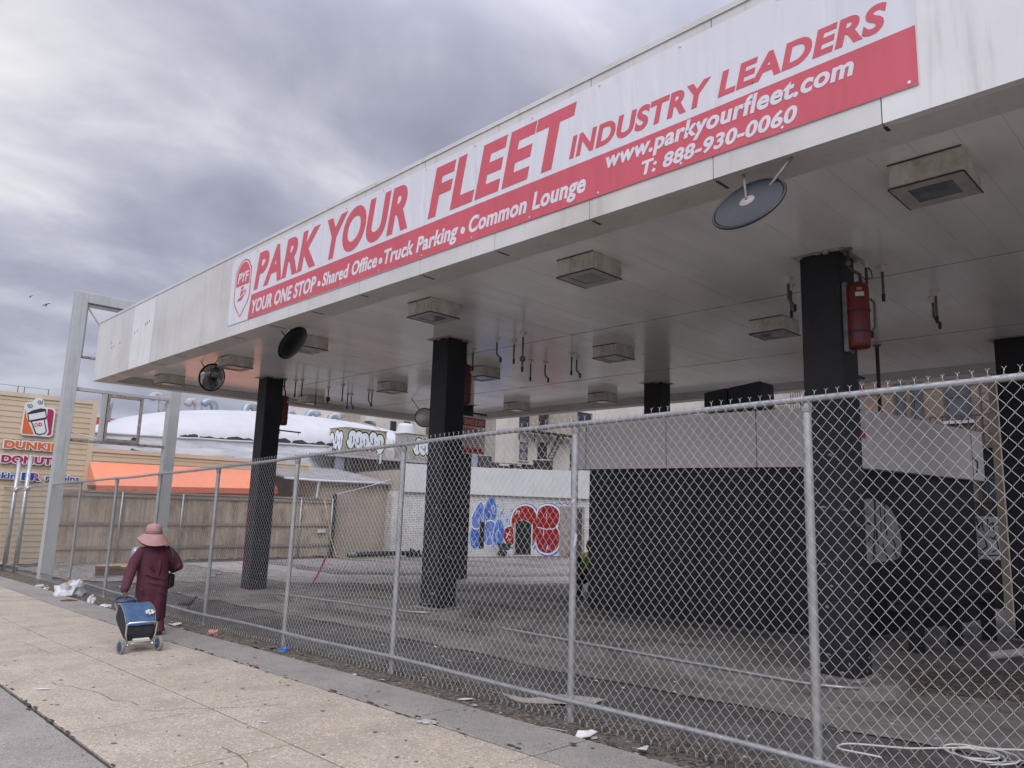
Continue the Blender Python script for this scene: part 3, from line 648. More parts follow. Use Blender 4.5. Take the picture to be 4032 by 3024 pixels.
# ------------------------------------------------------------------ light boxes on the canopy
def make_light(loc, label):
    x, y = loc; r = thing('canopy_light', (x, y, ZS), label, 'light fixture', 'square light boxes under the canopy')
    h = 0.26
    MB().box(x - h, x + h, y - h, y + h, ZS - 0.2, ZS - 0.001).build('housing', 'light_box', r, bevel=0.006)
    f = MB(); a, b = h + 0.004, 0.16
    for q in ((-a, -b, -a, a), (b, a, -a, a), (-b, b, -a, -b), (-b, b, b, a)): f.box(x + q[0], x + q[1], y + q[2], y + q[3], ZS - 0.212, ZS - 0.2005)
    f.build('bottom_frame', 'lens_frame', r)
    MB().box(x - b, x + b, y - b, y + b, ZS - 0.206, ZS - 0.2008).build('lens', 'lens', r)
    e_ = MB()
    for q in ((-a - .004, a + .004, -a - .008, -a - .001), (-a - .008, -a - .001, -a, a), (a + .001, a + .008, -a, a)): e_.box(x + q[0], x + q[1], y + q[2], y + q[3], ZS - 0.216, ZS - 0.204)
    e_.box(x - a - .004, x + a, y - a - .006, y - a - .0005, ZS - 0.012, ZS - 0.0012)
    e_.build('edge_grime', 'dark_edge', r)
    return r
rowx = {6.26: [-1.64, -5.21, -8.06, -11.6, -14.5, -18.1], 10.06: [-4.85, -7.8, -11.2, -14.4, -18.2], 14.15: [-11.3, -14.3]}
rname = {6.26: 'front row of canopy light boxes', 10.06: 'middle row of canopy light boxes', 14.15: 'back row of canopy light boxes'}
ordn = ['rightmost', 'second from the right', 'third from the right', 'fourth from the right', 'fifth from the right', 'leftmost']
first = None
for y, xs_ in rowx.items():
    for i, x in enumerate(xs_):
        lab = 'stained white square light box, ' + (ordn[i] if i < len(xs_) - 1 else 'leftmost') + ' in the ' + rname[y].replace('canopy light boxes', 'lights')
        if first is None: first = make_light((x, y), lab)
        else: dup(first, (x, y, ZS), lab)

# ------------------------------------------------------------------ convex mirrors
camR = Vector((RW[0][0], RW[1][0], RW[2][0])); camD = -Vector((RW[0][1], RW[1][1], RW[2][1])) * -1
def mirror(c, n_, d, label, rods, back=False, face='mirror'):
    c = Vector(c); n_ = Vector(n_).normalized(); r = d / 2
    t = thing('convex_mirror', c, label, 'mirror', 'convex mirrors under the canopy')
    MB().lathe(c, n_, [(r * .985, 0), (r * .9, r * .10), (r * .7, r * .2), (r * .4, r * .28), (r * .1, r * .31), (0.002, r * .31)], 32).build('mirror_dome', face, t, True)
    MB().lathe(c, n_, [(0.02, -r * .10), (r * .5, -r * .085), (r * .93, -r * .02), (r * .97, -0.004), (0.02, -0.002)], 32).build('backing', 'black_plastic', t, True)
    n2 = 40; ax = n_.orthogonal().normalized(); ay = n_.cross(ax)
    MB().tube([c + (ax * math.cos(2 * math.pi * k / n2) + ay * math.sin(2 * math.pi * k / n2)) * r for k in range(n2 + 1)], 0.011, 8, False).build('rim', 'black_plastic', t, True)
    rb = MB()
    for a, b in rods: rb.tube([Vector(a), Vector(b)], 0.011, 8)
    rb.build('bracket_rod', 'pipe', t)
    if back: MB().lathe(c, -n_, [(0.05, r * .08), (0.06, r * .1), (0.03, r * .13)], 12).build('mounting_plate', 'rust', t)
    return t
right = camR; down = -Vector((0, 0, 1)); up0 = Vector((0, 0, 1))
def toc(c): return (Vector((0, 0, 1.7)) - Vector(c)).normalized()
c = Vector((-2.52, 4.86, 3.985)); vis = (toc(c) * 0.6 - (right * .42 + down * .9).normalized() * 0.8).normalized()
mirror(c, -vis, 0.555, 'large round mirror seen from its black back, hanging nearest the camera under the canopy edge', [((-2.25, 5.03, ZB), c + vis * 0.04 + right * 0.12 + up0 * .03), ((-2.66, 5.06, ZB), c + vis * 0.035)], True)
c = Vector((-10.66, 5.49, 4.15)); vis = toc(c) * 0.22 + (right * .816 + down * .585).normalized() * 0.97
mirror(c, vis, 0.58, 'round black mirror seen almost edge-on below the banner, beside the leftmost column', [((-11.25, 5.5, ZS), c - vis * 0.05), ((-10.78, 5.5, ZS), c - vis * 0.05 + Vector((0, 0, .08)))], face='black_plastic')
c = Vector((-14.9, 5.97, 4.1)); vis = toc(c) * 0.75 + (right * .94 + down * .3).normalized() * 0.66
mirror(c, vis, 0.56, 'round grey convex mirror hanging closest to the left end of the canopy', [((-15.6, 6.0, ZS), c - vis * 0.05), ((-14.8, 6.05, ZS), c - vis * 0.05 + Vector((0, 0, .2)))])
c = Vector((-15.55, 11.95, 3.95)); vis = toc(c)
mirror(c, vis, 0.50, 'round pale mirror half hidden behind the middle front column', [((-16.1, 11.9, ZS), c - vis * 0.05), ((-15.4, 12.2, ZS), c - vis * 0.05)], face='mirror_fog')

# ------------------------------------------------------------------ hanging pipe stubs
pipes = [('straight', -15.99, 8.4, 3.95), ('straight', -15.76, 8.45, 3.97), ('straight', -16.95, 9.49, 3.96), ('box', -16.25, 9.44, 3.92), ('straight', -15.65, 9.48, 3.96), ('straight', -16.87, 10.38, 3.96), ('hook', -16.78, 10.44, 3.93), ('hook', -15.86, 10.37, 3.93), ('straight', -15.74, 10.39, 3.97),
         ('straight', -9.87, 8.61, 4.13), ('hook', -8.93, 8.32, 4.08), ('straight', -8.79, 8.59, 4.12), ('ball', -8.28, 8.29, 3.85), ('straight', -9.77, 10.01, 4.11), ('hook', -9.64, 10.28, 4.08), ('straight', -8.7, 9.98, 4.1), ('hook', -8.82, 10.26, 4.08),
         ('hook', -3.79, 8.25, 4.08), ('straight', -3.89, 8.53, 4.12), ('coil', -2.89, 8.23, 4.09), ('straight', -2.81, 8.49, 4.11), ('hook', -3.59, 10.15, 4.07), ('straight', -2.66, 9.86, 4.11), ('hook', -2.77, 10.14, 4.09)]
cname = {-16: 'leftmost column', -9: 'middle front column', -3: 'nearest column'}
kd = {'straight': 'straight hanging pipe stub', 'hook': 'hanging pipe with bent foot', 'ball': 'hanging pipe with round junction box', 'box': 'hanging pipe with square box', 'coil': 'hanging pipe with looped cable'}
protop = {}
def pipe_label(kind, x, y, cx0):
    rr = 'front' if y < 9 else ('second' if y < 10.2 else 'rear')
    side = 'left' if x < cx0 + 0.3 else 'right'
    return f'{kd[kind]}, {rr} {side} of the group by the {cname[min(cname, key=lambda k: abs(k - cx0))]}'
seenl = {}
for kind, x, y, zb in pipes:
    cx0 = min((-16.27, -9.7, -3.17), key=lambda k: abs(k - x)); lab = pipe_label(kind, x, y, cx0)
    if kind in protop:
        src, sz = protop[kind]; o = dup(src, (x, y, ZS), lab)
    else:
        t = thing('hanging_pipe', (x, y, ZS), lab, 'pipe', 'pipe stubs hanging from the canopy soffit')
        l = 0.4 if kind != 'ball' else 0.64
        MB().lathe((x, y, ZS - 0.001), (0, 0, -1), [(0.055, 0), (0.05, 0.012), (0.026, 0.03), (0.024, 0.075)], 14).build('flange', 'light_box', t)
        pth = [(x, y, ZS - 0.05), (x, y, ZS - l)]
        if kind == 'hook': pth = [(x, y, ZS - 0.05), (x, y, ZS - l + 0.14), (x + 0.012, y + 0.012, ZS - l + 0.11), (x + 0.04, y + 0.035, ZS - l + 0.07), (x + 0.05, y + 0.045, ZS - l + 0.04), (x + 0.05, y + 0.045, ZS - l)]
        MB().tube(pth, 0.0155, 10).build('pipe_stub', 'pipe', t, True)
        e_ = Vector(pth[-1]); MB().lathe(e_ + Vector((0, 0, 0.07)), (0, 0, -1), [(0.019, 0), (0.021, 0.01), (0.019, 0.05), (0.017, 0.085)], 10).build('cap', 'pipe_dark', t)
        if kind == 'ball': MB().ball((x, y, ZS - 0.44), 0.05, 0.05, 0.055).build('junction_box', 'pipe', t, True)
        if kind == 'box': MB().box(x - 0.035, x + 0.035, y - 0.035, y + 0.035, ZS - 0.36, ZS - 0.26).build('junction_box', 'pipe_dark', t)
        if kind == 'coil':
            MB().tube([(x, y, ZS), (x, y + .02, ZS - 0.05), (x + .05, y, ZS - 0.12), (x + .07, y - .02, ZS - 0.2), (x, y - .05, ZS - 0.22), (x - .06, y - .03, ZS - 0.15), (x - .1, y, ZS - 0.1), (x - .2, y - .05, ZS - 0.14)], 0.006, 6).build('cable_loop', 'pipe_dark', t)
        protop[kind] = (t, zb); o = t
    seenl.setdefault(lab, []).append(o)
t = thing('hanging_pipe', (-4.29, 12.53, ZS), 'tall thin dark conduit pole running from the soffit down to the kiosk roof', 'pipe')
MB().tube([(-4.29, 12.53, ZS), (-4.29, 12.53, 3.0)], 0.03, 10).build('pipe_stub', 'pipe_dark', t); MB().lathe((-4.29, 12.53, ZS - 0.001), (0, 0, -1), [(0.07, 0), (0.06, .015), (0.032, .03)], 12).build('flange', 'pipe', t)

# ------------------------------------------------------------------ fire suppression tanks and warning signs on the columns
tank0 = None
labs_ = ['dark red fire cylinder just showing behind the leftmost column', 'dark red fire cylinder just showing behind the middle front column', 'red fire suppression cylinder with paper tags strapped to the nearest column']
for i in (2, 1, 0):
    lab = labs_[i]
    cxx, cyy = cols[i]; x, y = cxx + 0.35, cyy - 0.10
    if tank0 is None:
        t = thing('fire_cylinder', (x, y, 3.77), lab, 'fire extinguisher', 'fire suppression cylinders on the columns')
        MB().lathe((x, y, 3.42), (0, 0, 1), [(0.03, -0.005), (0.085, 0.0), (0.105, 0.025), (0.108, 0.06), (0.108, 0.64), (0.1, 0.675), (0.07, 0.70), (0.02, 0.705)], 24).build('tank', 'red_tank', t, True)
        MB().box(x - 0.14, x - 0.085, y - 0.075, y + 0.075, 3.39, 4.14).build('back_plate', 'pipe', t, bevel=0.006)
        for z in (3.58, 3.80):
            MB().lathe((x, y, z), (0, 0, 1), [(0.109, 0), (0.114, 0.003), (0.114, 0.022), (0.109, 0.025)], 24).build('strap', 'pipe_dark', t)
        MB().tube([(x - 0.06, y - 0.06, ZS), (x - 0.06, y - 0.06, 4.34), (x - 0.06, y - 0.06, 4.3), (x - 0.02, y - 0.02, 4.25), (x + 0.02, y + 0.02, 4.22), (x + 0.03, y + 0.02, 4.12)], 0.017, 10).build('supply_pipe', 'iron_brown', t, True)
        MB().lathe((x - 0.06, y - 0.06, 4.36), (0, 0, -1), [(0.024, 0), (0.028, .01), (0.028, .035), (0.022, .045)], 10).lathe((x - 0.06, y - 0.06, ZS - 0.001), (0, 0, -1), [(0.05, 0), (0.045, .015), (0.02, .03)], 12).build('pipe_fitting', 'pipe', t)
        MB().tube([(x + 0.10, y + 0.06, 3.95), (x + 0.135, y + 0.07, 3.9), (x + 0.135, y + 0.07, 3.65), (x + 0.11, y + 0.05, 3.6)], 0.012, 8).build('side_pipe', 'pipe', t)
        fr_ = Vector((0.35, -0.94, 0)); sd_ = Vector((0.94, 0.35, 0))
        def curved(z_a, z_b, a0, a1):
            q = MB(); rr = 0.1095; k = 6
            ang = [a0 + (a1 - a0) * j / k for j in range(k + 1)]
            q.add([(x + rr * math.cos(a), y + rr * math.sin(a), z) for z in (z_a, z_b) for a in ang], [(j, j + 1, j + 1 + k + 1, j + k + 1) for j in range(k)]); return q
        curved(4.02, 4.05, -1.3, -0.85).build('paper_tag', 'cardboard', t); curved(3.955, 4.0, -1.45, -0.65).build('paper_tag', 'sign_white', t)
        tank0 = t
    else:
        o = dup(tank0, (cxx + 0.04, cyy + 0.35, 3.77), lab); o.rotation_euler = (0, 0, math.pi / 2)
def column_sign(i, lab, with_sign=True):
    cxx, cyy = cols[i]; pl = plane((cxx, cyy, 0), (0, 1, 0), (1, 0, 0))
    if with_sign:
        t = thing('warning_sign', (cxx, cyy + 0.6, 2.6), lab, 'sign')
        MB().pbox(pl, 0.22, 0.90, 2.58, 3.235, -0.006, 0.006).build('sign_panel', 'sign_white', t)
        MB().pbox(pl, 0.22, 0.895, 3.06, 3.205, 0.0065, 0.008).build('red_header', 'sign_red', t)
        lettering(pl, 'SELF SERVICE ISLAND', 0.26, 0.86, 3.085, 0.095, 0.0078, 0.0095, 0.01).build('lettering', 'sign_white', t)
        lettering(pl, 'WARNING', 0.28, 0.75, 2.955, 0.075, 0.0065, 0.008, 0.03).build('lettering', 'sign_red', t)
        tl = MB()
        for k in range(7): tl.pbox(pl, 0.26, 0.82 - 0.05 * (k % 3), 2.90 - 0.035 * k, 2.908 - 0.035 * k, 0.0065, 0.0075)
        tl.build('small_print', 'sign_red', t)
        MB().pbox(pl, 0.24, 0.88, 2.59, 2.68, 0.0065, 0.008).build('red_footer', 'sign_red', t)
    else: t = thing('sign_bracket', (cxx, cyy + 0.6, 3.28), lab, 'bracket')
    MB().tube([pl(0.2, 3.30), pl(0.92 if with_sign else 0.86, 3.29)], 0.017, 8).build('hanger_bar', 'pipe_dark', t)
    MB().tube([pl(0.32, 3.3), pl(0.32, 3.22)], 0.006, 6).tube([pl(0.8, 3.3), pl(0.8, 3.22)], 0.006, 6).build('hook', 'pipe_dark', t)
column_sign(1, 'red and white self service warning sign hung from the middle front column')
column_sign(2, 'red and white warning sign just showing behind the nearest column')
column_sign(0, 'empty black sign bracket bar sticking out of the leftmost column', False)

# ------------------------------------------------------------------ pump islands
def island(xa, xb, lab):
    t = thing('pump_island', ((xa + xb) / 2, 7.95, G((xa + xb) / 2, 7.95)), lab, 'kerb island', 'raised concrete pump islands')
    r = 0.74; out_ = []
    for k in range(13): a = -math.pi / 2 + math.pi * k / 12; out_.append((xb - r + r * math.cos(a), 7.95 + r * math.sin(a)))
    for k in range(13): a = math.pi / 2 + math.pi * k / 12; out_.append((xa + r + r * math.cos(a), 7.95 + r * math.sin(a)))
    top_ = lambda x: interp(LT, x) + 0.115
    dense = []
    for i_ in range(len(out_)):
        a, b = out_[i_], out_[(i_ + 1) % len(out_)]; k = max(1, int(math.dist(a, b) / 0.4))
        dense += [(a[0] + (b[0] - a[0]) * j / k, a[1] + (b[1] - a[1]) * j / k) for j in range(k)]
    n = len(dense); mb = MB()
    lo = [(x, y, G(x, y) - 0.08) for x, y in dense]; mid = [(x, y, top_(x) - 0.012) for x, y in dense]; hi = [(7.95 * 0 + x + (0.012 if x < (xa + xb) / 2 else -0.012), y + (0.012 if y < 7.95 else -0.012), top_(x)) for x, y in dense]
    mb.loft([lo, mid, hi]); mb.build('kerb_slab', 'kerb', t)
    e2 = MB(); pth = [(x, y, z + 0.004) for x, y, z in mid if y < 7.5 and xa + 0.4 < x]; pth.sort()
    e2.tube(pth, 0.017, 8).build('steel_edging', 'galv', t, True)
    return t
island(-8.1, -2.62, 'raised concrete pump island with steel edging under the nearest column')
island(-14.4, -9.02, 'raised concrete pump island under the middle front column')

# ------------------------------------------------------------------ chain-link fence
HF = 2.4
def fy(x): return 4.70 - 0.0165 * (x + 2)
posts = [3.0, 0.3, -2.08, -4.1, -6.6, -9.0, -11.58, -14.2, -16.77, -19.53, -22.48]
XE = -26.9
fence = thing('chain_link_fence', (-10, fy(-10), F(-10)), 'tall galvanized chain-link fence running along the sidewalk in front of the canopy', 'fence')
for x in posts:
    y = fy(x) + 0.035; z = F(x)
    MB().tube([(x, y, z - 0.1), (x, y, z + HF - 0.03)], 0.03, 14, False).build('post', 'galv', fence, True)
    MB().lathe((x, y, z + HF - 0.09), (0, 0, 1), [(0.034, 0), (0.036, .004), (0.036, .07), (0.03, .085), (0.02, .095)], 14).tube([(x - 0.005, y - 0.034 + 0.02 * math.cos(a), z + HF - 0.01 + 0.03 * math.sin(a)) for a in [k * math.pi / 6 for k in range(12)]], 0.008, 6).build('post_cap', 'galv', fence, True)
    MB().lathe((x, y, z + 0.14), (0, 0, 1), [(0.032, 0), (0.036, .004), (0.036, .03), (0.032, .034)], 14).build('rail_clamp', 'galv', fence, True)
xs_ = fr(XE, 3.0, 0.6)
MB().tube([(x, fy(x), F(x) + HF - 0.012 + 0.004 * math.sin(x * 2.1)) for x in xs_], 0.0215, 12).build('top_rail', 'galv', fence, True)
MB().tube([(x, fy(x), F(x) + 0.165 + 0.008 * math.sin(x * 1.7)) for x in xs_], 0.0215, 12).build('bottom_rail', 'galv', fence, True)
for x, top_z in ((-26.75, 2.54), (-25.2, 2.68)):
    mb = MB().tube([(x, fy(x), F(x) - 0.1), (x, fy(x), top_z)], 0.062, 14).ball((x, fy(x), top_z), 0.066, 0.066, 0.04)
    mb.build('gate_post', 'galv', fence, True)
    MB().lathe((x, fy(x), F(x) + HF - 0.1), (0, 0, 1), [(0.066, 0), (0.075, .01), (0.075, .05), (0.066, .06)], 12).tube([(x, fy(x), F(x) + HF - .07), (x + 0.3, fy(x), F(x) + HF - .05)], 0.03, 8).ball((x + 0.33, fy(x) - .03, F(x) + HF - .03), 0.07, 0.07, 0.08).build('gate_clamp', 'galv', fence, True)
def mesh_fabric(xa, xb, pos, ground, H, w=0.0375, r=0.00155):
    """woven diamonds: neighbouring wires zigzag in opposite phase and hook at every knuckle"""
    mb = MB(); zb, zt = 0.035, H + 0.012
    rows = int(round((zt - zb) / 0.0445)); rows += rows % 2
    vs, fs = [], []
    for i in range(int((xb - xa) / w)):
        xc = xa + i * w; path = []
        mid = pos(xc); far = mid[0] < -9 or mid[0] > 0.6
        for k in range(rows + 1):
            right_ = (k + i) % 2; f_ = k / rows
            u = xc + (w + 0.0012 if right_ else -0.0012) + 0.003 * noise.noise(Vector((xc * 2, f_ * 3, 0)))
            px, py = pos(u); z = ground(px) + zb + (zt - zb) * f_
            path.append(Vector((px, py - 0.0225 + (0.0016 if right_ else -0.0016) + 0.006 * noise.noise(Vector((xc * 1.1, f_ * 2, 7))), z)))
        if not far:
            q = [path[0]]
            for k in range(1, rows):
                a, b, c_ = path[k - 1], path[k], path[k + 1]
                q += [b + (a - b) * 0.11 + Vector((0, -0.0026, 0)), b + (c_ - b) * 0.11 + Vector((0, 0.0026, 0))]
            q.append(path[-1]); path = q
        n = 4 if not far else 3; base = len(vs)
        for k, p_ in enumerate(path):
            t_ = (path[min(k + 1, len(path) - 1)] - path[max(k - 1, 0)]).normalized(); x_ = Vector((0, 1, 0)) - t_ * t_.y; x_.normalize(); y_ = t_.cross(x_)
            vs += [tuple(p_ + (x_ * math.cos(2 * math.pi * j / n) + y_ * math.sin(2 * math.pi * j / n)) * r) for j in range(n)]
        for k in range(len(path) - 1):
            for j in range(n):
                a, b = base + k * n + j, base + k * n + (j + 1) % n; fs.append((a, b, b + n, a + n))
        if i % 2: continue
        px, py = pos(xc); z = ground(px) + zt               # twisted barb above the rail
        b0 = Vector((px, py - 0.0225, z)); lean = random.uniform(-.004, .004)
        mb.tube([b0, b0 + Vector((lean, 0, 0.024))], r * 1.7, 5)
        for s_ in (-1, 1): mb.tube([b0 + Vector((lean, 0, 0.022)), b0 + Vector((lean + 0.011 * s_, 0.004 * s_, 0.034 + random.uniform(-.003, .003)))], r * 0.95, 4)
        z = ground(px) + zb                                   # folded loop at the foot
        b1 = Vector((px, py - 0.0225, z)); mb.tube([b1 + Vector((-0.006, 0, 0.012)), b1 + Vector((-0.006, -0.004, -0.020)), b1 + Vector((0, -0.005, -0.027)), b1 + Vector((0.006, -0.004, -0.020)), b1 + Vector((0.006, 0, 0.008))], r, 4)
    mb.add(vs, fs); return mb
mesh_fabric(XE, 3.0, lambda u: (u, fy(u)), F, HF).build('wire_mesh', 'wire', fence, True)
# gate leaf beyond the fence end
gate = thing('chain_link_gate', (-28.6, 5.2, F(-28)), 'chain-link gate leaf continuing beyond the far end of the fence', 'gate')
MB().tube([(-27.0, 5.15, F(-27) + 0.15), (-27.0, 5.15, F(-27) + 2.45), (-33, 4.6, F(-33) + 2.62), (-33, 4.6, F(-33) + 0.2), (-27.0, 5.15, F(-27) + 0.15)], 0.025, 8).build('gate_frame', 'galv', gate, True)
mesh_fabric(0, 6.0, lambda u: (-27.0 - u * .996, 5.17 - u * .0917), F, 2.4).build('wire_mesh', 'wire', gate, True)

# ------------------------------------------------------------------ empty sign frame
sx_, sy0 = -22.25, 5.2
sg = thing('empty_sign_frame', (sx_, 6.5, F(sx_)), 'tall grey steel frame of a removed filling station sign beyond the canopy end', 'sign frame')
def sbox(name, y0, y1, z0, z1, mt='sign_steel', dx=0.14, px=None, bev=0.008):
    cx__ = sx_ if px is None else px
    return MB().box(cx__ - dx, cx__ + dx, y0, y1, z0, z1).build(name, mt, sg, bevel=bev)
sbox('post', 5.0, 5.3, F(sx_) - 0.1, 7.1); sbox('post', 7.72, 8.02, F(sx_) - 0.1, 7.1)
sbox('top_beam', 5.301, 7.719, 6.82, 7.097, dx=0.137)
sbox('inner_trim', 5.301, 7.719, 6.73, 6.80, dx=0.05); sbox('inner_trim', 5.301, 5.36, 5.36, 6.73, dx=0.03)
sbox('cross_bar', 5.301, 7.719, 5.30, 5.36, 'rust', 0.05)
sbox('cross_bar', 5.301, 7.719, 4.40, 4.50, dx=0.06)
sbox('cross_bar', 5.301, 7.719, 3.03, 3.10, 'rust', 0.05)
sbox('upright', 5.98, 6.10, 3.10, 4.40, dx=0.055)
pf = MB()
for q in ((6.12, 7.03, 4.32, 4.398), (6.12, 7.03, 3.11, 3.18), (6.12, 6.17, 3.18, 4.32), (6.97, 7.03, 3.18, 4.32)): pf.box(sx_ - 0.03, sx_ + 0.08, *q)
pf.build('panel_frame', 'rust', sg)
MB().tube([(sx_, 5.36, 6.7), (sx_, 6.3, 5.45)], 0.022, 8).build('brace', 'sign_steel', sg)
MB().tube([(sx_ - 0.1, 5.3, 3.3), (sx_, 5.6, 3.22), (sx_, 6.0, 3.16), (sx_, 6.1, 3.18)], 0.013, 6).build('loose_cable', 'cable', sg)

# ------------------------------------------------------------------ plank fence on the left boundary
wf = thing('plank_fence', (-25, 10, -0.35), 'weathered brown wooden plank fence with metal posts along the left side of the lot', 'fence')
mb = MB(); y = 5.6
while y < 15.1:
    w = random.choice((0.14, 0.145, 0.15)); dx = random.uniform(-0.006, 0.006)
    mb.box(-25.02 + dx, -24.995 + dx, y + 0.003, y + w - 0.003, -0.36 + random.uniform(-.02, .03), 1.70 + (0.06 if y > 13 else 0) + random.uniform(-.02, .02)); y += w
mb.build('planks', 'wood', wf)
for z in (0.02, 0.74, 1.60): MB().box(-24.99, -24.945, 5.6, 15.05, z, z + 0.09).build('rail', 'wood_rail', wf)
MB().box(-25.03, -24.93, 5.6, 15.05, 1.72, 1.78).build('cap_rail', 'wood_rail', wf)
for y in (5.65, 7.6, 9.45, 11.9, 13.7, 15.0): MB().tube([(-24.92, y, -0.5), (-24.92, y, 1.75)], 0.03, 10).build('post', 'galv', wf, True)
MB().box(-25.03, -24.9, 15.06, 15.16, -0.45, 1.95).build('end_post', 'frame_dark', wf)
MB().pbox(plane((-24.93, 0, 0), (0, 1, 0), (1, 0, 0)), 14.45, 14.8, 0.50, 0.64, 0, 0.004).build('paper_notice', 'paper', wf)

# ------------------------------------------------------------------ siding-clad restaurant with its signs and awning
bd = thing('siding_building', (-28, 8, -0.6), 'beige clapboard restaurant building behind the plank fence', 'building')
def clap(y0, y1, z0, z1, x=-28.0, h=0.178):
    mb = MB(); z = z0
    while z < z1 - 0.01:
        t = min(z + h, z1)
        mb.add([(x + 0.022, y0, z), (x + 0.022, y1, z), (x + 0.004, y1, t), (x + 0.004, y0, t), (x - 0.02, y0, z), (x - 0.02, y1, z), (x - 0.02, y1, t), (x - 0.02, y0, t)],
               [(0, 1, 2, 3), (0, 4, 5, 1), (3, 2, 6, 7), (0, 3, 7, 4), (1, 5, 6, 2)]); z = t
    return mb
clap(0.8, 7.25, -0.6, 4.68).build('siding_wall', 'siding_beige', bd)
clap(7.42, 15.6, -0.6, 3.08).build('low_siding_wall', 'siding_beige', bd)
MB().box(-28.05, -27.96, 7.25, 7.42, -0.6, 4.82).build('corner_trim', 'siding_trim', bd)
MB().box(-28.4, -27.955, 0.8, 7.25, 4.68, 4.82).build('parapet_cap', 'siding_trim', bd)
MB().box(-28.3, -27.95, 7.42, 15.7, 3.08, 3.22).build('low_parapet_cap', 'siding_trim', bd)
MB().box(-28.05, -27.962, 15.6, 15.72, -0.6, 3.08).build('corner_trim', 'siding_trim', bd)
MB().box(-36, -28.4, 0.8, 7.4, -0.6, 4.6).box(-30.7, -28.3, 7.42, 15.6, -0.6, 2.95).build('building_core', 'stucco_beige', bd)
for y in (5.08, 5.26, 5.95): MB().tube([(-28.25, y, 4.8), (-28.25, y, 5.06)], 0.012, 6).build('wire_post', 'pipe_dark', bd)
MB().tube([(-28.25, 0.9, 5.07), (-28.25, 5.95, 5.05)], 0.006, 5).build('roof_wire', 'pipe_dark', bd)
sp = plane((-27.95, 0, 0), (0, 1, 0), (1, 0, 0))
def wall_letters(s, y0, y1, z, cap, front, label, group=None, bold=0.05, pad=0.035, w=0.06):
    o = lettering(sp, s, y0, y1, z, cap, 0.0, w, bold, 0, 1.06, pad).build('letter_sign', 'logo_white'); OFF[o.name] = Vector(); tag(o, label, 'sign', group)
    lettering(sp, s, y0, y1, z, cap, w - 0.002, w + 0.012, bold, 0, 1.06).build('letters', front, o); return o
wall_letters("DUNKIN'", 4.86, 6.55, 3.02, 0.24, 'logo_orange', 'orange channel letters outlined in white reading DUNKIN on the beige siding')
wall_letters('DONUTS', 4.84, 6.42, 2.56, 0.235, 'logo_magenta', 'magenta channel letters outlined in white reading DONUTS on the beige siding')
wall_letters('baskin', 4.46, 5.29, 2.06, 0.19, 'logo_blue', 'small blue lowercase letters reading baskin, lowest left on the siding wall', bold=0.03, pad=0.025)
wall_letters('robbins', 6.12, 7.1, 2.06, 0.17, 'logo_blue', 'small blue lowercase letters reading robbins, lowest right on the siding wall', bold=0.03, pad=0.025)
o = lettering(sp, 'BR', 5.45, 5.98, 2.03, 0.24, 0, 0.06, 0.05, 0, 1, 0.03).build('letter_sign', 'logo_white'); OFF[o.name] = Vector()
tag(o, 'pink and blue two-letter emblem BR between the small blue words', 'sign')
lettering(sp, 'BR', 5.45, 5.98, 2.03, 0.24, 0.058, 0.07, 0.05).build('letters', 'logo_blue', o)
MB().pbox(sp, 5.60, 5.66, 2.03, 2.27, 0.0695, 0.073).pbox(sp, 5.80, 5.86, 2.03, 2.27, 0.0695, 0.073).build('pink_stripe', 'logo_pink', o)
# cup emblem
cu = MB().prism(sp, [(5.24, 3.52), (5.30, 3.46), (6.08, 3.46), (6.15, 3.53), (6.15, 4.34), (6.08, 4.41), (5.83, 4.43), (5.78, 4.62), (5.70, 4.70), (5.58, 4.70), (5.50, 4.62), (5.46, 4.55), (5.36, 4.54), (5.27, 4.46)], 0, 0.07).build('cup_sign', 'logo_white')
OFF[cu.name] = Vector(); tag(cu, 'square orange and magenta coffee cup emblem with steam curls on the siding wall', 'sign')
MB().prism(sp, [(5.29, 3.51), (5.62, 3.51), (5.36, 4.02), (5.29, 4.30)], 0.068, 0.080).build('orange_field', 'logo_orange', cu)
MB().prism(sp, [(5.92, 4.38), (6.05, 4.36), (6.10, 4.30), (6.10, 3.56), (6.04, 3.51), (5.98, 3.51), (6.03, 3.62), (5.92, 4.10)], 0.068, 0.080).build('magenta_field', 'logo_magenta', cu)
MB().prism(sp, [(5.36, 4.17), (5.42, 3.91), (5.49, 3.91), (5.66, 3.53), (5.76, 3.50), (5.92, 3.55), (5.97, 3.64), (5.86, 4.02), (5.92, 4.06), (5.86, 4.36), (5.72, 4.37), (5.50, 4.28)], 0.07, 0.083).build('cup_outline', 'logo_black', cu)
MB().prism(sp, [(5.395, 4.13), (5.445, 3.945), (5.89, 4.09), (5.845, 4.28)], 0.08, 0.090).build('cup_lid', 'logo_white', cu)
MB().prism(sp, [(5.525, 3.905), (5.685, 3.56), (5.765, 3.535), (5.90, 3.575), (5.935, 3.64), (5.84, 4.0)], 0.08, 0.090).build('cup_body', 'logo_white', cu)
MB().prism(sp, [(5.42, 4.16), (5.60, 4.19), (5.83, 4.31), (5.80, 4.335), (5.62, 4.29)], 0.088, 0.093).build('cup_opening', 'logo_black', cu)
for (cxx, czz, r0, sg_) in ((5.42, 4.42, 0.085, 1), (5.67, 4.57, 0.085, -1)):
    MB().ribbon(sp, [(cxx + sg_ * (r0 * (1 - t / 15)) * math.cos(t * 0.75 + 2.4), czz + (r0 * (1 - t / 14)) * math.sin(t * 0.75 + 2.4)) for t in range(13)], 0.017, 0.068, 0.078).build('steam_curl', 'logo_black', cu)
lettering(sp, 'D', 5.60, 5.70, 3.76, 0.115, 0.089, 0.095, 0.05).build('letters', 'logo_orange', cu)
lettering(sp, 'D', 5.71, 5.81, 3.785, 0.115, 0.089, 0.095, 0.05).build('letters', 'logo_magenta', cu)
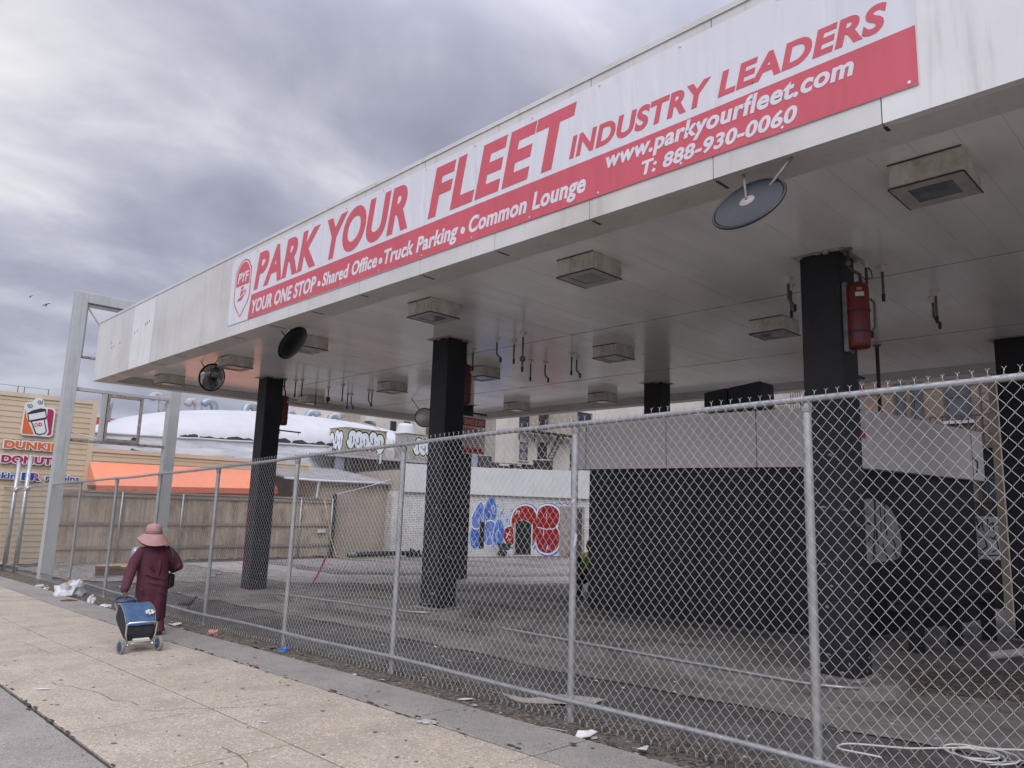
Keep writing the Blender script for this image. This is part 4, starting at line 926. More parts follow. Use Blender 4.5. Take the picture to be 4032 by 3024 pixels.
# awning
aw = thing('awning', (-27.5, 10.5, 1.8), 'long bright orange fabric awning sloping out above the plank fence', 'awning')
xa_, xb_, ya_, yc_ = -27.93, -26.9, 7.36, 13.75
za = lambda y: 2.74 + 0.006 * (y - 7.3); zf_ = lambda y: 1.945 + 0.02 * (y - 7.3)
mb = MB(); ysn = fr(ya_, yc_, 0.4)
mb.add([(x, y, (za(y) if j == 0 else zf_(y)) - (0.012 * math.sin((y - ya_) / 1.28 * math.pi) ** 2 if j == 2 else 0) if j != 1 else (za(y) + zf_(y)) / 2 - 0.02 * math.sin((y - ya_) / 1.28 * math.pi) ** 2) for j, x in enumerate((xa_, (xa_ + xb_) / 2, xb_)) for y in ysn],
       [(j * len(ysn) + i, (j + 1) * len(ysn) + i, (j + 1) * len(ysn) + i + 1, j * len(ysn) + i + 1) for j in range(2) for i in range(len(ysn) - 1)])
mb.add([(xa_, ya_, za(ya_)), (xb_, ya_, zf_(ya_)), (xa_, ya_, zf_(ya_)), (xa_, yc_, za(yc_)), (xb_, yc_, zf_(yc_)), (xa_, yc_, zf_(yc_))], [(0, 1, 2), (3, 5, 4)])
mb.build('canvas', 'orange', aw, True)
mb = MB()
for y0_, y1_ in zip(ysn, ysn[1:]):
    mb.add([(xb_ + .003, y0_, zf_(y0_)), (xb_ + .003, y1_, zf_(y1_)), (xb_ + .006, y1_, zf_(y1_) - 0.2), (xb_ + .006, y0_, zf_(y0_) - 0.2), (xb_ - .004, y0_, zf_(y0_)), (xb_ - .004, y1_, zf_(y1_)), (xb_ - .002, y1_, zf_(y1_) - .2), (xb_ - .002, y0_, zf_(y0_) - .2)], [(0, 1, 2, 3), (7, 6, 5, 4), (3, 2, 6, 7)])
mb.build('valance', 'orange_dk', aw)
lettering(plane((xb_ + 0.006, 0, 0), (0, 1, 0), (1, 0, 0)), 'COFFEE & MORE', 7.55, 9.0, 1.83, 0.085, 0.0, 0.004, 0.03).build('lettering', 'fade_letter', aw)

# ------------------------------------------------------------------ white vaulted roof behind
wb = thing('vaulted_building', (-40, 14, 0), 'long low building with a white coated vaulted roof behind the restaurant', 'building')
rt = [(5.0, 4.0), (8.5, 4.25), (9.86, 4.62), (10.33, 5.02), (11.72, 5.46), (13.09, 5.72), (14.43, 5.92), (17.2, 6.15), (20.62, 6.14), (22.24, 6.07), (23.8, 5.86), (27, 5.3), (30, 4.6)]
def ridge(y): return sum(interp(rt, y + d) for d in (-.8, -.4, 0, .4, .8)) / 5
mb = MB(); ysn = fr(5, 27, 0.45); k = 9; n = len(ysn)
eave = lambda y: 3.93 + 0.025 * (y - 8)
prof = [(-31 - 6 * (1 - math.cos(t * math.pi / 2 / k)), math.sin(t * math.pi / 2 / k)) for t in range(k + 1)] + [(-44, 1.0), (-55, 0.9)]
mb.add([(x, y, eave(y) + (ridge(y) - eave(y)) * s_ + 0.008 * noise.noise(Vector((x, y, 0)))) for x, s_ in prof for y in ysn], [(i * n + j, (i + 1) * n + j, (i + 1) * n + j + 1, i * n + j + 1) for i in range(len(prof) - 1) for j in range(n - 1)])
mb.build('roof', 'roof_white', wb, True)
mb = MB(); ysn2 = fr(5, 18.4, 0.3)
mb.add([(-30.95 + (0.28 if j == 0 else 0) + 0.03 * noise.noise(Vector((y, j, 2))), y, (2.6, 3.0, 3.55, 4.02)[j] + (eave(y) - 3.95) + 0.02 * noise.noise(Vector((y * 2, j, 0)))) for j in range(4) for y in ysn2], [(j * len(ysn2) + i, (j + 1) * len(ysn2) + i, (j + 1) * len(ysn2) + i + 1, j * len(ysn2) + i + 1) for j in range(3) for i in range(len(ysn2) - 1)])
mb.build('parapet', 'roof_grey', wb, True)
MB().tube([(-30.93, y, eave(y) + 0.02 + 0.025 * noise.noise(Vector((y * 1.7, 0, 8)))) for y in fr(5, 18.2, 0.3)], 0.05, 8).build('eave_roll', 'roof_white', wb, True)
tears = MB()
y = 11.3
while y < 18.2:
    l = random.uniform(0.3, 0.9); h = random.uniform(0.05, 0.16) * (1.6 if y > 15.5 else 1)
    tears.add([(-30.90, y, eave(y) + 0.06), (-30.90, y + l, eave(y) + 0.06), (-30.93, y + l * .95, eave(y) + 0.06 + h * random.uniform(.4, 1)), (-30.94, y + l * .6, eave(y) + .08 + h), (-30.94, y + l * .3, eave(y) + .04 + h), (-30.93, y + l * 0.1, eave(y) + 0.06 + h * random.uniform(.5, 1))], [(0, 1, 2, 3, 4, 5)]); y += l * random.uniform(0.75, 1.05)
tag(tears.build('torn_edge', 'tar', wb), kind='stuff')
holes = MB()
for (y, z, r) in ((9.6, 3.28, 0.24), (8.7, 3.2, 0.12), (9.6, 3.78, 0.11), (7.9, 3.35, 0.2)):
    x_h = -30.66 + (3.0 - z) * 0.1 if z < 3.5 else -30.9
    holes.add([(x_h + 0.02, y + r * math.cos(t) * random.uniform(.7, 1.4), z + eave(y) - 3.95 + 0.6 * r * math.sin(t) * random.uniform(.6, 1.3)) for t in [q * math.pi / 6 for q in range(12)]], [tuple(range(12))])
holes.build('roof_hole', 'tar', wb)
for y0_ in (15.4, 21.6): MB().tube([(x, y0_ + (i_ * 0.10), eave(y0_) + (ridge(y0_) - eave(y0_)) * s_ + 0.012) for i_, (x, s_) in enumerate(prof[:k + 1])], 0.02, 5).build('roof_seam', 'lens_frame', wb)
def gooseneck(x, y, zt, dirn, r=0.19, rusty=False, nm=None):
    zb = ridge(y) - 0.3; d = Vector(dirn).normalized(); R0 = 0.30; pth = [(x, y, zb), (x, y, zt - R0 - r)]
    for a in range(1, 8):
        an = math.pi * a / 7 * 0.92; pth.append(tuple(Vector((x, y, zt - R0 - r)) + d * (R0 - R0 * math.cos(an)) + Vector((0, 0, R0 * math.sin(an)))))
    MB().tube(pth, r, 14).build('vent_pipe', 'duct_rust' if rusty else 'duct', wb, True)
gooseneck(-37, 10.2, 5.95, (0.9, -.2, 0)); gooseneck(-37.5, 12.75, 6.65, (0.2, -1, 0), rusty=True); gooseneck(-37, 14.3, 6.52, (.1, -1, 0), rusty=True)
gooseneck(-37, 15.1, 6.62, (.1, -1, 0)); gooseneck(-37, 16.7, 6.66, (-.1, 1, 0)); gooseneck(-37, 19.5, 6.5, (.3, -1, 0)); gooseneck(-37, 20.3, 6.72, (.4, 1, 0)); gooseneck(-37, 21.7, 6.68, (.4, 1, 0))
MB().box(-38.4, -38.3, 8.5, 13.4, 4.4, 5.22).build('red_parapet', 'sign_red', wb)
MB().box(-45, -31.1, 5, 27, -0.6, 3.9).build('building_core', 'stucco_dark', wb)

# ------------------------------------------------------------------ lean-to and graffiti building
lt = thing('lean_to', (-25.2, 16, -0.3), 'low beige stucco lean-to with a white gutter, between plank fence and graffiti wall', 'building')
MB().box(-30.2, -25.2, 14.55, 17.9, -0.5, 2.42).build('wall', 'stucco_beige', lt)
MB().add([(-25.02, 14.3, 2.46), (-25.02, 18.1, 2.46), (-30.4, 18.1, 3.2), (-30.4, 13.0, 3.2), (-25.6, 13.4, 2.52), (-25.02, 14.3, 2.40), (-25.02, 18.1, 2.40), (-30.4, 18.1, 3.1), (-30.4, 13.0, 3.1), (-25.6, 13.4, 2.46)], [(0, 1, 2, 3, 4), (9, 8, 7, 6, 5), (0, 5, 6, 1), (4, 9, 5, 0), (3, 8, 9, 4), (1, 6, 7, 2), (2, 7, 8, 3)]).build('roof', 'felt_grey', lt)
MB().tube([(-25.6, 13.3, 2.47), (-24.99, 14.3, 2.42), (-24.99, 18.0, 2.44)], 0.045, 8).build('gutter', 'white_panel', lt, True)
MB().tube([(-25.03, 14.42, 2.4), (-25.1, 14.42, 1.9), (-25.1, 14.42, 0.2)], 0.04, 8).build('downpipe', 'white_panel', lt)

ANG = math.atan2(0.966, 0.259)
gb = thing('graffiti_building', (-24.4, 18.0, 0), 'low white brick building with red and blue graffiti at the back of the lot', 'building')
OFF[gb.name] = Vector(); gb.rotation_euler = (0, 0, ANG)
gp = plane((0, 0, 0), (1, 0, 0), (0, -1, 0))
def gbx(name, u0, u1, v0, v1, w0, w1, mt): return MB().pbox(gp, u0, u1, v0, v1, w0, w1).build(name, mt, gb)
gbx('wall', -0.55, 9.6, -0.55, 2.14, -5.0, 0.0, 'white_brick')
fmb = MB()
for a in [-0.2 + 1.02 * q for q in range(9)]: fmb.pbox(gp, a + 0.003, a + 1.017, 2.14, 3.27 + 0.02 * max(0, a - 2), -0.02, 0.14)
fmb.build('fascia', 'white_panel', gb); gbx('roof', -0.5, 9.5, 3.0, 3.05, -5.0, -0.03, 'tar')
gbx('wall_above', -0.5, 9.5, 2.14, 3.0, -4.9, -0.03, 'stucco_beige')
for a in (5.10, 5.985): pass
d1 = MB().prism(gp, [(5.14, -0.36), (5.94, -0.36), (5.94, 0.96), (5.55, 1.12), (5.30, 1.08), (5.14, 0.92)], 0.002, 0.012).build('doorway', 'void', gb)
gbx('door_jamb', 5.06, 5.14, -0.36, 1.0, 0.002, 0.03, 'stucco_beige'); gbx('door_jamb', 5.94, 6.0, -0.36, 0.95, 0.002, 0.03, 'white_panel')
gbx('doorway', 3.40, 3.62, -0.1, 1.02, 0.012, 0.02, 'void'); gbx('door_panel', 7.42, 8.75, -0.45, 1.78, 0.002, 0.05, 'stucco_dark'); gbx('door_panel', 7.52, 7.95, -0.45, 1.7, 0.05, 0.07, 'rust'); gbx('doorway', 8.0, 8.6, -0.45, 1.7, 0.05, 0.06, 'frame_dark')
def paint(name, pts, mt, w, th=0.004, sm=True):
    q = catmull(pts, 5) if sm else pts
    return MB().prism(gp, q, w, w + th).build(name, mt, gb)
def grow(pts, d):
    cx__ = sum(p[0] for p in pts) / len(pts); cy__ = sum(p[1] for p in pts) / len(pts)
    return [(a + (a - cx__) / math.hypot(a - cx__, b - cy__) * d, b + (b - cy__) / math.hypot(a - cx__, b - cy__) * d) for a, b in pts]
# red bubble letters
arch = [(4.93, 1.0), (5.02, 1.4), (5.25, 1.64), (5.6, 1.74), (5.95, 1.66), (6.15, 1.42), (6.22, 1.0), (6.20, 0.5), (6.10, 0.1), (6.02, 0.0), (5.97, 0.3), (5.96, 0.9), (5.80, 1.05), (5.45, 1.14), (5.2, 1.0), (5.15, 0.80), (5.02, 0.78)]
bub1 = [(4.56, 0.4), (4.62, 0.68), (4.78, 0.82), (4.98, 0.80), (5.05, 0.55), (5.05, 0.12), (4.93, 0.05), (4.72, 0.12)]
bub2 = [(6.26, 1.45), (6.42, 1.68), (6.75, 1.78), (7.12, 1.72), (7.36, 1.5), (7.38, 1.15), (7.24, 0.84), (7.38, 0.6), (7.40, 0.1), (7.2, -0.18), (6.85, -0.3), (6.45, -0.2), (6.24, 0.1), (6.20, 0.7)]
for nm_, pts, g_ in (('red_graffiti', arch, 0.07), ('red_graffiti', bub1, 0.07), ('red_graffiti', bub2, 0.08)):
    paint('graffiti_shadow', [(a + 0.03, b - 0.02) for a, b in grow(pts, g_ + 0.055)], 'p_blue', 0.0015, 0.0025); paint('graffiti_outline', grow(pts, g_), 'p_white', 0.0035, 0.0025); paint(nm_, pts, 'p_red', 0.0055, 0.0025)
gl = MB()
for q, w_ in (([(6.28, 0.82), (6.7, 0.74), (7.1, 0.76), (7.36, 0.9)], 0.035), ([(6.72, 1.2), (6.72, 1.42)], 0.03), ([(6.58, 0.45), (6.58, 0.72)], 0.03), ([(5.12, 1.35), (5.2, 1.5), (5.32, 1.5), (5.28, 1.38)], 0.03), ([(4.7, 0.35), (4.85, 0.6)], 0.03), ([(4.68, 0.55), (4.92, 0.45)], 0.03), ([(4.75, 0.25), (4.95, 0.3)], 0.025), ([(6.75, -0.15), (6.8, 0.02), (6.85, -0.15)], 0.03)):
    gl.ribbon(gp, q, w_, 0.008, 0.0105)
gl.build('graffiti_highlight', 'p_white', gb)
gl = MB(); rr_ = random.Random(11)
for k in range(26):
    u, v = rr_.choice((rr_.uniform(2.95, 5.0), rr_.uniform(0.6, 2.8), rr_.uniform(4.3, 5.0))), rr_.uniform(0.1, 1.95)
    gl.ribbon(gp, [(u + 0.10 * math.cos(a) * rr_.uniform(.6, 1.4), v + 0.13 * math.sin(a * 1.4) * rr_.uniform(.6, 1.3)) for a in [t * 0.75 + k for t in range(6)]], 0.02, 0.0012, 0.0022)
tag(gl.build('old_tags', 'p_ltblue', gb), kind='stuff')
# blue tangle
blobs = [[(3.10, 0.0), (3.02, 0.35), (3.08, 0.80), (3.22, 0.92), (3.40, 0.75), (3.44, 0.3), (3.34, 0.0)], [(3.10, 0.85), (3.05, 1.15), (3.18, 1.45), (3.38, 1.78), (3.52, 1.62), (3.56, 1.2), (3.46, 0.9), (3.28, 0.78)],
         [(3.66, 0.95), (3.62, 1.4), (3.74, 1.82), (3.94, 2.0), (4.10, 1.80), (4.14, 1.35), (4.02, 0.98), (3.84, 0.85)], [(3.64, 0.25), (3.62, 0.7), (3.78, 0.98), (4.05, 0.95), (4.15, 0.6), (4.05, 0.2), (3.84, 0.08)], [(4.10, 0.22), (4.14, 0.7), (4.26, 1.05), (4.44, 0.98), (4.56, 0.6), (4.48, 0.22), (4.28, 0.10)]]
for q_, pts in enumerate(blobs):
    pts = grow(pts, 0.045)
    paint('graffiti_outline', grow(pts, 0.055), ('p_ltblue', 'p_white')[q_ % 2], 0.002 + q_ * 0.0011, 0.0012); paint('blue_graffiti', pts, ('p_blue', 'p_blue2')[q_ % 2], 0.0029 + q_ * 0.0011, 0.0011)
rr_ = random.Random(3)
for nm_, mt_, n_g, w_g in (('graffiti_highlight', 'p_ltblue', 15, 0.026), ('graffiti_highlight', 'p_white', 9, 0.02), ('dark_scrawl', 'p_black', 7, 0.016)):
    gl = MB()
    for k in range(n_g):
        u, v = rr_.uniform(3.1, 4.45), rr_.uniform(0.15, 1.7)
        gl.ribbon(gp, [(u + 0.09 * math.cos(a) * rr_.uniform(.6, 1.3), v + 0.24 * math.sin(a) * rr_.uniform(.6, 1.2)) for a in [t * 0.7 + k for t in range(6)]], w_g, 0.0095, 0.0115 + 0.001 * (mt_ == 'p_black'))
    tag(gl.build(nm_, mt_, gb), kind='stuff')
drp = MB()
for k in range(34):
    u, v = rr_.choice((rr_.uniform(3.05, 4.5), rr_.uniform(4.6, 7.35))), rr_.uniform(-0.1, 0.5)
    drp.ribbon(gp, [(u, v), (u + rr_.uniform(-.01, .01), v - rr_.uniform(.1, .3))], 0.012, 0.0100, 0.0108)
tag(drp.build('paint_drips', 'p_blue2', gb), kind='stuff')
gl = MB()
for k in range(9):
    u, v = rr_.uniform(4.4, 5.0), rr_.uniform(0.9, 1.75)
    gl.ribbon(gp, [(u + 0.08 * math.cos(a), v + 0.10 * math.sin(a * 1.3)) for a in [t * 0.8 + k for t in range(5)]], 0.018, 0.002, 0.004)
tag(gl.build('tag_scrawl', 'p_blue', gb), kind='stuff')
gl = MB()
for k in range(10):
    u, v = 2.82 + 0.05 * (k % 2), -0.1 + 0.2 * k
    gl.ribbon(gp, [(u + 0.07 * math.cos(a), v + 0.08 * math.sin(a)) for a in [t * 0.9 + k for t in range(5)]], 0.022, 0.002, 0.004)
tag(gl.build('tag_scrawl', 'p_dkgreen', gb), kind='stuff')
MB().ribbon(gp, [(7.2, 1.86), (7.4, 1.92), (7.5, 1.85), (7.7, 1.93), (7.85, 1.84), (7.95, 1.93)], 0.035, 0.002, 0.004).build('tag_scrawl', 'p_blue', gb)
gl = MB().ribbon(gp, [(4.1, 1.75), (4.2, 1.5), (4.25, 1.75), (4.15, 1.55)], 0.018, 0.002, 0.004).ribbon(gp, [(4.2, 1.4), (4.3, 1.25), (4.1, 1.3), (4.2, 1.15)], 0.018, 0.002, 0.004); tag(gl.build('tag_scrawl', 'p_black', gb), kind='stuff')
paint('blue_graffiti', [(1.38, 0.95), (1.32, 1.15), (1.36, 1.38), (1.5, 1.28), (1.6, 1.4), (1.7, 1.2), (1.65, 0.95)], 'p_blue', 0.002)
paint('red_graffiti', [(1.48, 0.5), (1.46, 0.75), (1.6, 0.85), (1.75, 0.6), (1.62, 0.4)], 'p_red', 0.0045); paint('graffiti_outline', [(1.42, 0.45), (1.4, 0.78), (1.58, 0.92), (1.8, 0.6), (1.62, 0.3)], 'p_ltblue', 0.002)
paint('green_graffiti', [(1.28, -0.1), (1.4, 0.22), (1.62, 0.2), (1.75, -0.1)], 'p_green', 0.002)
# things on the roof, in the building's frame
def on_gb(name, label, cat, group=None):
    t = thing(name, (-24.4, 18.0, 0), label, cat, group); OFF[t.name] = Vector(); t.rotation_euler = (0, 0, ANG); return t
def gadd(t, name, u0, u1, v0, v1, w0, w1, mt, bev=0.01): return MB().pbox(gp, u0, u1, v0, v1, w0, w1).build(name, mt, t, bevel=bev)
t = on_gb('junction_cabinet', 'grey electrical cabinet on the graffiti building roof, left of the pair', 'cabinet', 'electrical cabinets on the roof'); gadd(t, 'cabinet_body', 2.88, 3.18, 3.4, 3.90, -1.3, -1.1, 'duct'); gadd(t, 'leg', 2.9, 2.95, 3.05, 3.4, -1.25, -1.2, 'pipe', 0); gadd(t, 'leg', 3.1, 3.15, 3.05, 3.4, -1.25, -1.2, 'pipe', 0)
t = on_gb('junction_cabinet', 'grey electrical cabinet on the graffiti building roof, right of the pair', 'cabinet', 'electrical cabinets on the roof'); gadd(t, 'cabinet_body', 3.34, 3.72, 3.35, 3.90, -1.3, -1.05, 'duct'); gadd(t, 'leg', 3.38, 3.44, 3.05, 3.35, -1.25, -1.2, 'pipe', 0); gadd(t, 'leg', 3.6, 3.66, 3.05, 3.35, -1.25, -1.2, 'pipe', 0)
t = on_gb('rooftop_condenser', 'square black condenser unit on the graffiti building roof', 'air conditioner'); gadd(t, 'casing', 3.76, 4.40, 3.06, 3.86, -1.6, -1.0, 'frame_dark'); gadd(t, 'top_cover', 3.74, 4.42, 3.862, 3.89, -1.62, -0.98, 'gal_box')
t = on_gb('old_roof_wall', 'crumbling dark parapet of an older roof behind the white fascia', 'wall'); mb = MB(); u = 4.45
while u < 7.0:
    l = random.uniform(.2, .5); mb.pbox(gp, u, u + l, 3.06, 3.50 + random.uniform(0, .16), -2.2 + random.uniform(-.03, .03), -1.8); u += l + 0.002
mb.build('parapet_wall', 'tar', t); gadd(t, 'coping_stone', 4.5, 6.9, 3.661, 3.69, -2.2, -1.8, 'lens_frame', 0.004)
t = on_gb('rusty_tank', 'squat rusty brown round tank on the roof beside the kiosk', 'tank'); MB().lathe(gp(7.4, 3.06, -1.5), (0, 0, 1), [(0.46, 0), (0.47, 0.3), (0.46, 0.75), (0.49, 0.76), (0.49, 0.80), (0.1, 0.84)], 24).build('tank_body', 'iron_brown', t, True); MB().lathe(gp(7.4, 3.86, -1.5), (0, 0, 1), [(0.51, 0), (0.51, 0.02), (0.08, 0.07)], 24).build('tank_lid', 'lens_frame', t)
# rooftop units with bubble letters
def unit(x0, x1, y0, y1, z0, z1, label):
    t = thing('rooftop_unit', (x0, y0, z0), label, 'air conditioner', 'graffitied rooftop units')
    MB().box(x0, x1, y0, y1, z0, z1).build('casing', 'gal_box', t, bevel=0.015); MB().box(x0 - .03, x1 + .03, y0 - .03, y1 + .03, z1 + 0.001, z1 + 0.04).build('top_cover', 'gal_box', t)
    return t
def bubbles(t, pl, u0, u1, v0, v1, n_, seed):
    r = random.Random(seed); s = (u1 - u0) / n_; st_ = MB()
    for j in range(n_):
        c, h = u0 + s * (j + .5), (v1 - v0)
        top_ = v1 - r.uniform(0, .12) * h; bot = v0 + r.uniform(0, .16) * h; a = s * 0.58; sk = r.uniform(-.2, .2) * s
        pts = [(c - a * .9 + sk, top_ - .2 * h), (c - a * .4 + sk, top_), (c + a * .5 + sk, top_ - .02 * h), (c + a * .95 + sk, top_ - .25 * h), (c + a * .8, (top_ + bot) / 2), (c + a * .95 - sk, bot + .25 * h), (c + a * .3 - sk, bot), (c - a * .5 - sk, bot + .05 * h), (c - a * .95 - sk, bot + .3 * h), (c - a * .7, (top_ + bot) / 2)]
        g = grow(pts, 0.075)
        MB().prism(pl, catmull(grow(pts, 0.125), 4), 0.002, 0.004 + j * 0.0002).build('yellow_halo', 'p_yellow', t); MB().prism(pl, catmull(g, 4), 0.0055, 0.0075 + j * 0.0003).build('black_outline', 'p_black', t); MB().prism(pl, catmull(pts, 4), 0.0092, 0.0115 + j * 0.0003).build('white_letter', 'p_white', t)
        st_.ribbon(pl, [(c + sk * .5 + a * .1 * math.sin(q), top_ - h * (.28 + .11 * q)) for q in range(4)], 0.045, 0.0125, 0.0145)
        if j % 2: st_.ribbon(pl, [(c - a * .5, bot + .35 * h), (c - a * .1, bot + .25 * h), (c + a * .2, bot + .4 * h)], 0.04, 0.0125, 0.0145)
    st_.build('letter_stroke', 'p_black', t)
u1 = unit(-31.35, -30.0, 18.45, 20.8, 3.85, 5.08, 'big rooftop unit covered in white bubble graffiti letters, above the beige lean-to')
bubbles(u1, plane((-29.985, 0, 0), (0, 1, 0), (1, 0, 0)), 18.62, 20.62, 4.02, 4.98, 5, 1); bubbles(u1, plane((0, 18.435, 0), (1, 0, 0), (0, -1, 0)), -31.2, -30.15, 3.98, 4.98, 3, 2)
u2 = unit(-30.9, -30.0, 21.95, 23.9, 3.85, 5.12, 'rooftop unit with white bubble graffiti, half hidden behind the middle front column')
bubbles(u2, plane((-29.985, 0, 0), (0, 1, 0), (1, 0, 0)), 22.5, 23.75, 4.0, 5.0, 3, 5)
t = thing('roof_platform', (-30.6, 20.5, 2.9), 'rusty open platform with dark gaps carrying the graffitied rooftop units', 'platform')
MB().box(-32, -29.8, 17.2, 24.5, 3.70, 3.83).build('deck', 'duct_rust', t); MB().box(-32, -31.9, 17.2, 24.5, 2.8, 3.7).build('back_panel', 'void', t)
for y in (17.3, 18.6, 20.2, 21.9, 24.2): MB().box(-29.95, -29.85, y, y + 0.1, 2.6, 3.70).build('leg', 'iron_brown', t)
MB().box(-30.0, -29.9, 18.0, 18.45, 2.9, 3.69).build('duct_section', 'duct', t); MB().tube([(-29.7, 20.3, 3.5), (-29.7, 20.3, 3.95), (-29.7, 20.15, 4.0)], 0.05, 8).build('standpipe', 'white_panel', t)
t = thing('roof_ventilator', (-32, 23.4, 5.0), 'white mushroom shaped roof ventilator behind the rooftop units', 'ventilator')
MB().lathe((-32, 23.35, 4.2), (0, 0, 1), [(0.3, 0), (0.3, 1.1), (0.34, 1.15)], 20).build('neck', 'duct', t, True); MB().lathe((-32, 23.35, 5.3), (0.15, -.1, 1), [(0.58, 0), (0.6, 0.05), (0.45, 0.2), (0.42, 0.45), (0.33, 0.56), (0.1, 0.6)], 24).build('hood', 'roof_white', t, True)

# ------------------------------------------------------------------ apartment houses behind
def win(parent, pl, u0, u1, v0, v1, fr_m='frame_dark', light=False):
    f = MB(); t = 0.07
    for q in ((u0, u0 + t, v0, v1), (u1 - t, u1, v0, v1), (u0 + t, u1 - t, v1 - t, v1), (u0 + t, u1 - t, v0, v0 + t), (u0 + t, u1 - t, (v0 + v1) / 2 - t / 2, (v0 + v1) / 2 + t / 2)): f.pbox(pl, *q, 0.002, 0.06)
    w = f.build('window', fr_m, parent); MB().pbox(pl, u0 + t, u1 - t, v0 + t, v1 - t, 0.002, 0.02).build('pane', 'glass_dark' if not light else 'lens', w)
    MB().pbox(pl, u0 - 0.1, u1 + 0.1, v0 - 0.1, v0 - 0.004, 0.002, 0.12).build('sill', 'lens_frame', w); return w
ap = thing('apartment_house', (-44, 42, -1), 'pale stucco apartment house with fire escape behind the graffiti building', 'building')
MB().box(-54, -38, 35.6, 52, -1, 12).build('wall', 'stucco_light', ap); MB().box(-54, -38.02, 35.57, 35.598, -1, 12).build('side_wall', 'stucco_dark', ap)  # less lit side face: its shade is put into a darker stucco colour
apl = plane((-38, 0, 0), (0, 1, 0), (1, 0, 0))
for q in ((38.0, 38.8, 5.05, 6.35), (39.9, 40.9, 5.1, 6.5), (37.9, 38.9, 7.4, 8.7), (39.95, 40.9, 7.45, 8.8), (44.4, 46.2, 7.9, 9.3), (43.6, 44.6, 4.8, 6.2)): win(ap, apl, *q, light=q[0] in (38.0,))
cb = MB()
for q in range(38): cb.pbox(apl, 40.95 + q * 0.09, 40.99 + q * 0.09, 7.35, 10, 0.002, 0.05)
for q in range(10): cb.pbox(apl, 38.95 + q * 0.09, 38.99 + q * 0.09, 7.35, 10, 0.002, 0.05)
cb.build('corrugated_cladding', 'corrugated', ap)
fe = MB().pbox(apl, 37.7, 44.2, 7.12, 7.2, 0.1, 1.1)
for u in (37.8, 39.4, 41, 42.6, 44.1): fe.pbox(apl, u, u + 0.05, 6.5, 7.12, 0.1, 0.16)
fe.build('fire_escape_landing', 'iron_brown', ap)
def stair(u0, v0, u1, v1):
    s = MB(); n_ = 9
    for w_ in (0.5, 1.0): s.add([apl(u0, v0, w_), apl(u0 + 0.12, v0, w_), apl(u1 + 0.12, v1, w_), apl(u1, v1, w_), apl(u0, v0, w_ + .05), apl(u0 + .12, v0, w_ + .05), apl(u1 + .12, v1, w_ + .05), apl(u1, v1, w_ + .05)], [(0, 1, 2, 3), (7, 6, 5, 4), (0, 3, 7, 4), (1, 5, 6, 2)])
    for q in range(n_): a = (q + .5) / n_; s.pbox(apl, u0 + (u1 - u0) * a - .05, u0 + (u1 - u0) * a + .2, v0 + (v1 - v0) * a, v0 + (v1 - v0) * a + .04, .5, 1.0)
    s.build('fire_escape_stair', 'iron_brown', ap)
stair(40.2, 4.9, 41.6, 7.1); stair(39.3, 7.2, 40.3, 9.4)
ap2 = thing('apartment_house', (-48, 30, -1), 'pale building with a window air conditioner, above the bubble graffiti unit', 'building')
MB().box(-54, -44, 24.5, 34, -1, 9.2).build('wall', 'stucco_light', ap2)
p2 = plane((-44, 0, 0), (0, 1, 0), (1, 0, 0))
MB().pbox(p2, 28.3, 29.5, -1, 7.2, 0.002, 0.03).build('cement_patch', 'stucco_dark', ap2); MB().pbox(p2, 24.5, 26.4, -1, 7.6, .002, .05).build('cement_patch', 'stucco_light', ap2)
win(ap2, p2, 30.75, 31.25, 6.4, 7.5); win(ap2, p2, 31.95, 32.5, 6.5, 7.6)
MB().pbox(p2, 28.55, 29.1, 7.25, 7.65, 0.03, 0.45).build('air_conditioner', 'white_panel', ap2, bevel=0.02)
cb = MB()
for q in range(16): cb.pbox(p2, 26.6 + q * 0.1, 26.65 + q * 0.1, 7.0, 8.2, 0.05, 0.1)
cb.build('slat_panel', 'corrugated', ap2)
ap3 = thing('concrete_house', (-15, 34, -1), 'pale concrete house with patchy walls seen beneath the canopy back edge', 'building')
MB().box(-26, -12.6, 32, 44, -1, 10).build('wall', 'stucco_light', ap3)
p3 = plane((0, 32, 0), (1, 0, 0), (0, -1, 0))
MB().pbox(p3, -22.6, -18.5, 2, 6.2, 0.002, 0.02).build('cement_patch', 'lens_frame', ap3); MB().pbox(p3, -17.5, -14.8, 2, 6.6, 0.002, 0.02).build('cement_patch', 'stucco_dark', ap3)
for q in ((-19.6, -18.6, 4.6, 6.3), (-24.5, -23.4, 4.5, 6.4)): win(ap3, p3, *q)
ap4 = thing('brick_house', (-6, 28, -1), 'tan brick apartment house with fire escape behind the kiosk', 'building')
MB().box(-12.5, 2, 27, 40, -1, 10).build('wall', 'tan_brick', ap4)
p4 = plane((0, 27, 0), (1, 0, 0), (0, -1, 0))
for u in (-11.9, -10.6, -8.75, -8.2, -7.2, -4.9, -3.4): win(ap4, p4, u, u + (0.35 if -9 < u < -8 else 0.75), 4.9, 6.5)
for u in (-8.3, -6.4, -4.6, -3.0): win(ap4, p4, u, u + 0.8, 2.2, 3.9)
cb = MB()
for q in range(22): cb.pbox(p4, -12.45 + q * 0.09, -12.41 + q * 0.09, 4.2, 8, 0.1, 0.15)
cb.build('slat_panel', 'corrugated', ap4)
fe = MB().pbox(p4, -7.4, -5.2, 3.9, 3.98, 0.1, 1.1)
for u in fr(-7.4, -5.25, 0.18): fe.pbox(p4, u, u + 0.03, 3.98, 4.9, 1.05, 1.09)
fe.pbox(p4, -7.4, -5.2, 4.9, 4.95, 1.04, 1.1); fe.build('fire_escape_landing', 'frame_dark', ap4)
ld = MB()
for q in range(9): ld.pbox(p4, -6.0, -5.5, 4.1 + q * .25, 4.13 + q * .25, 0.8, 0.84)
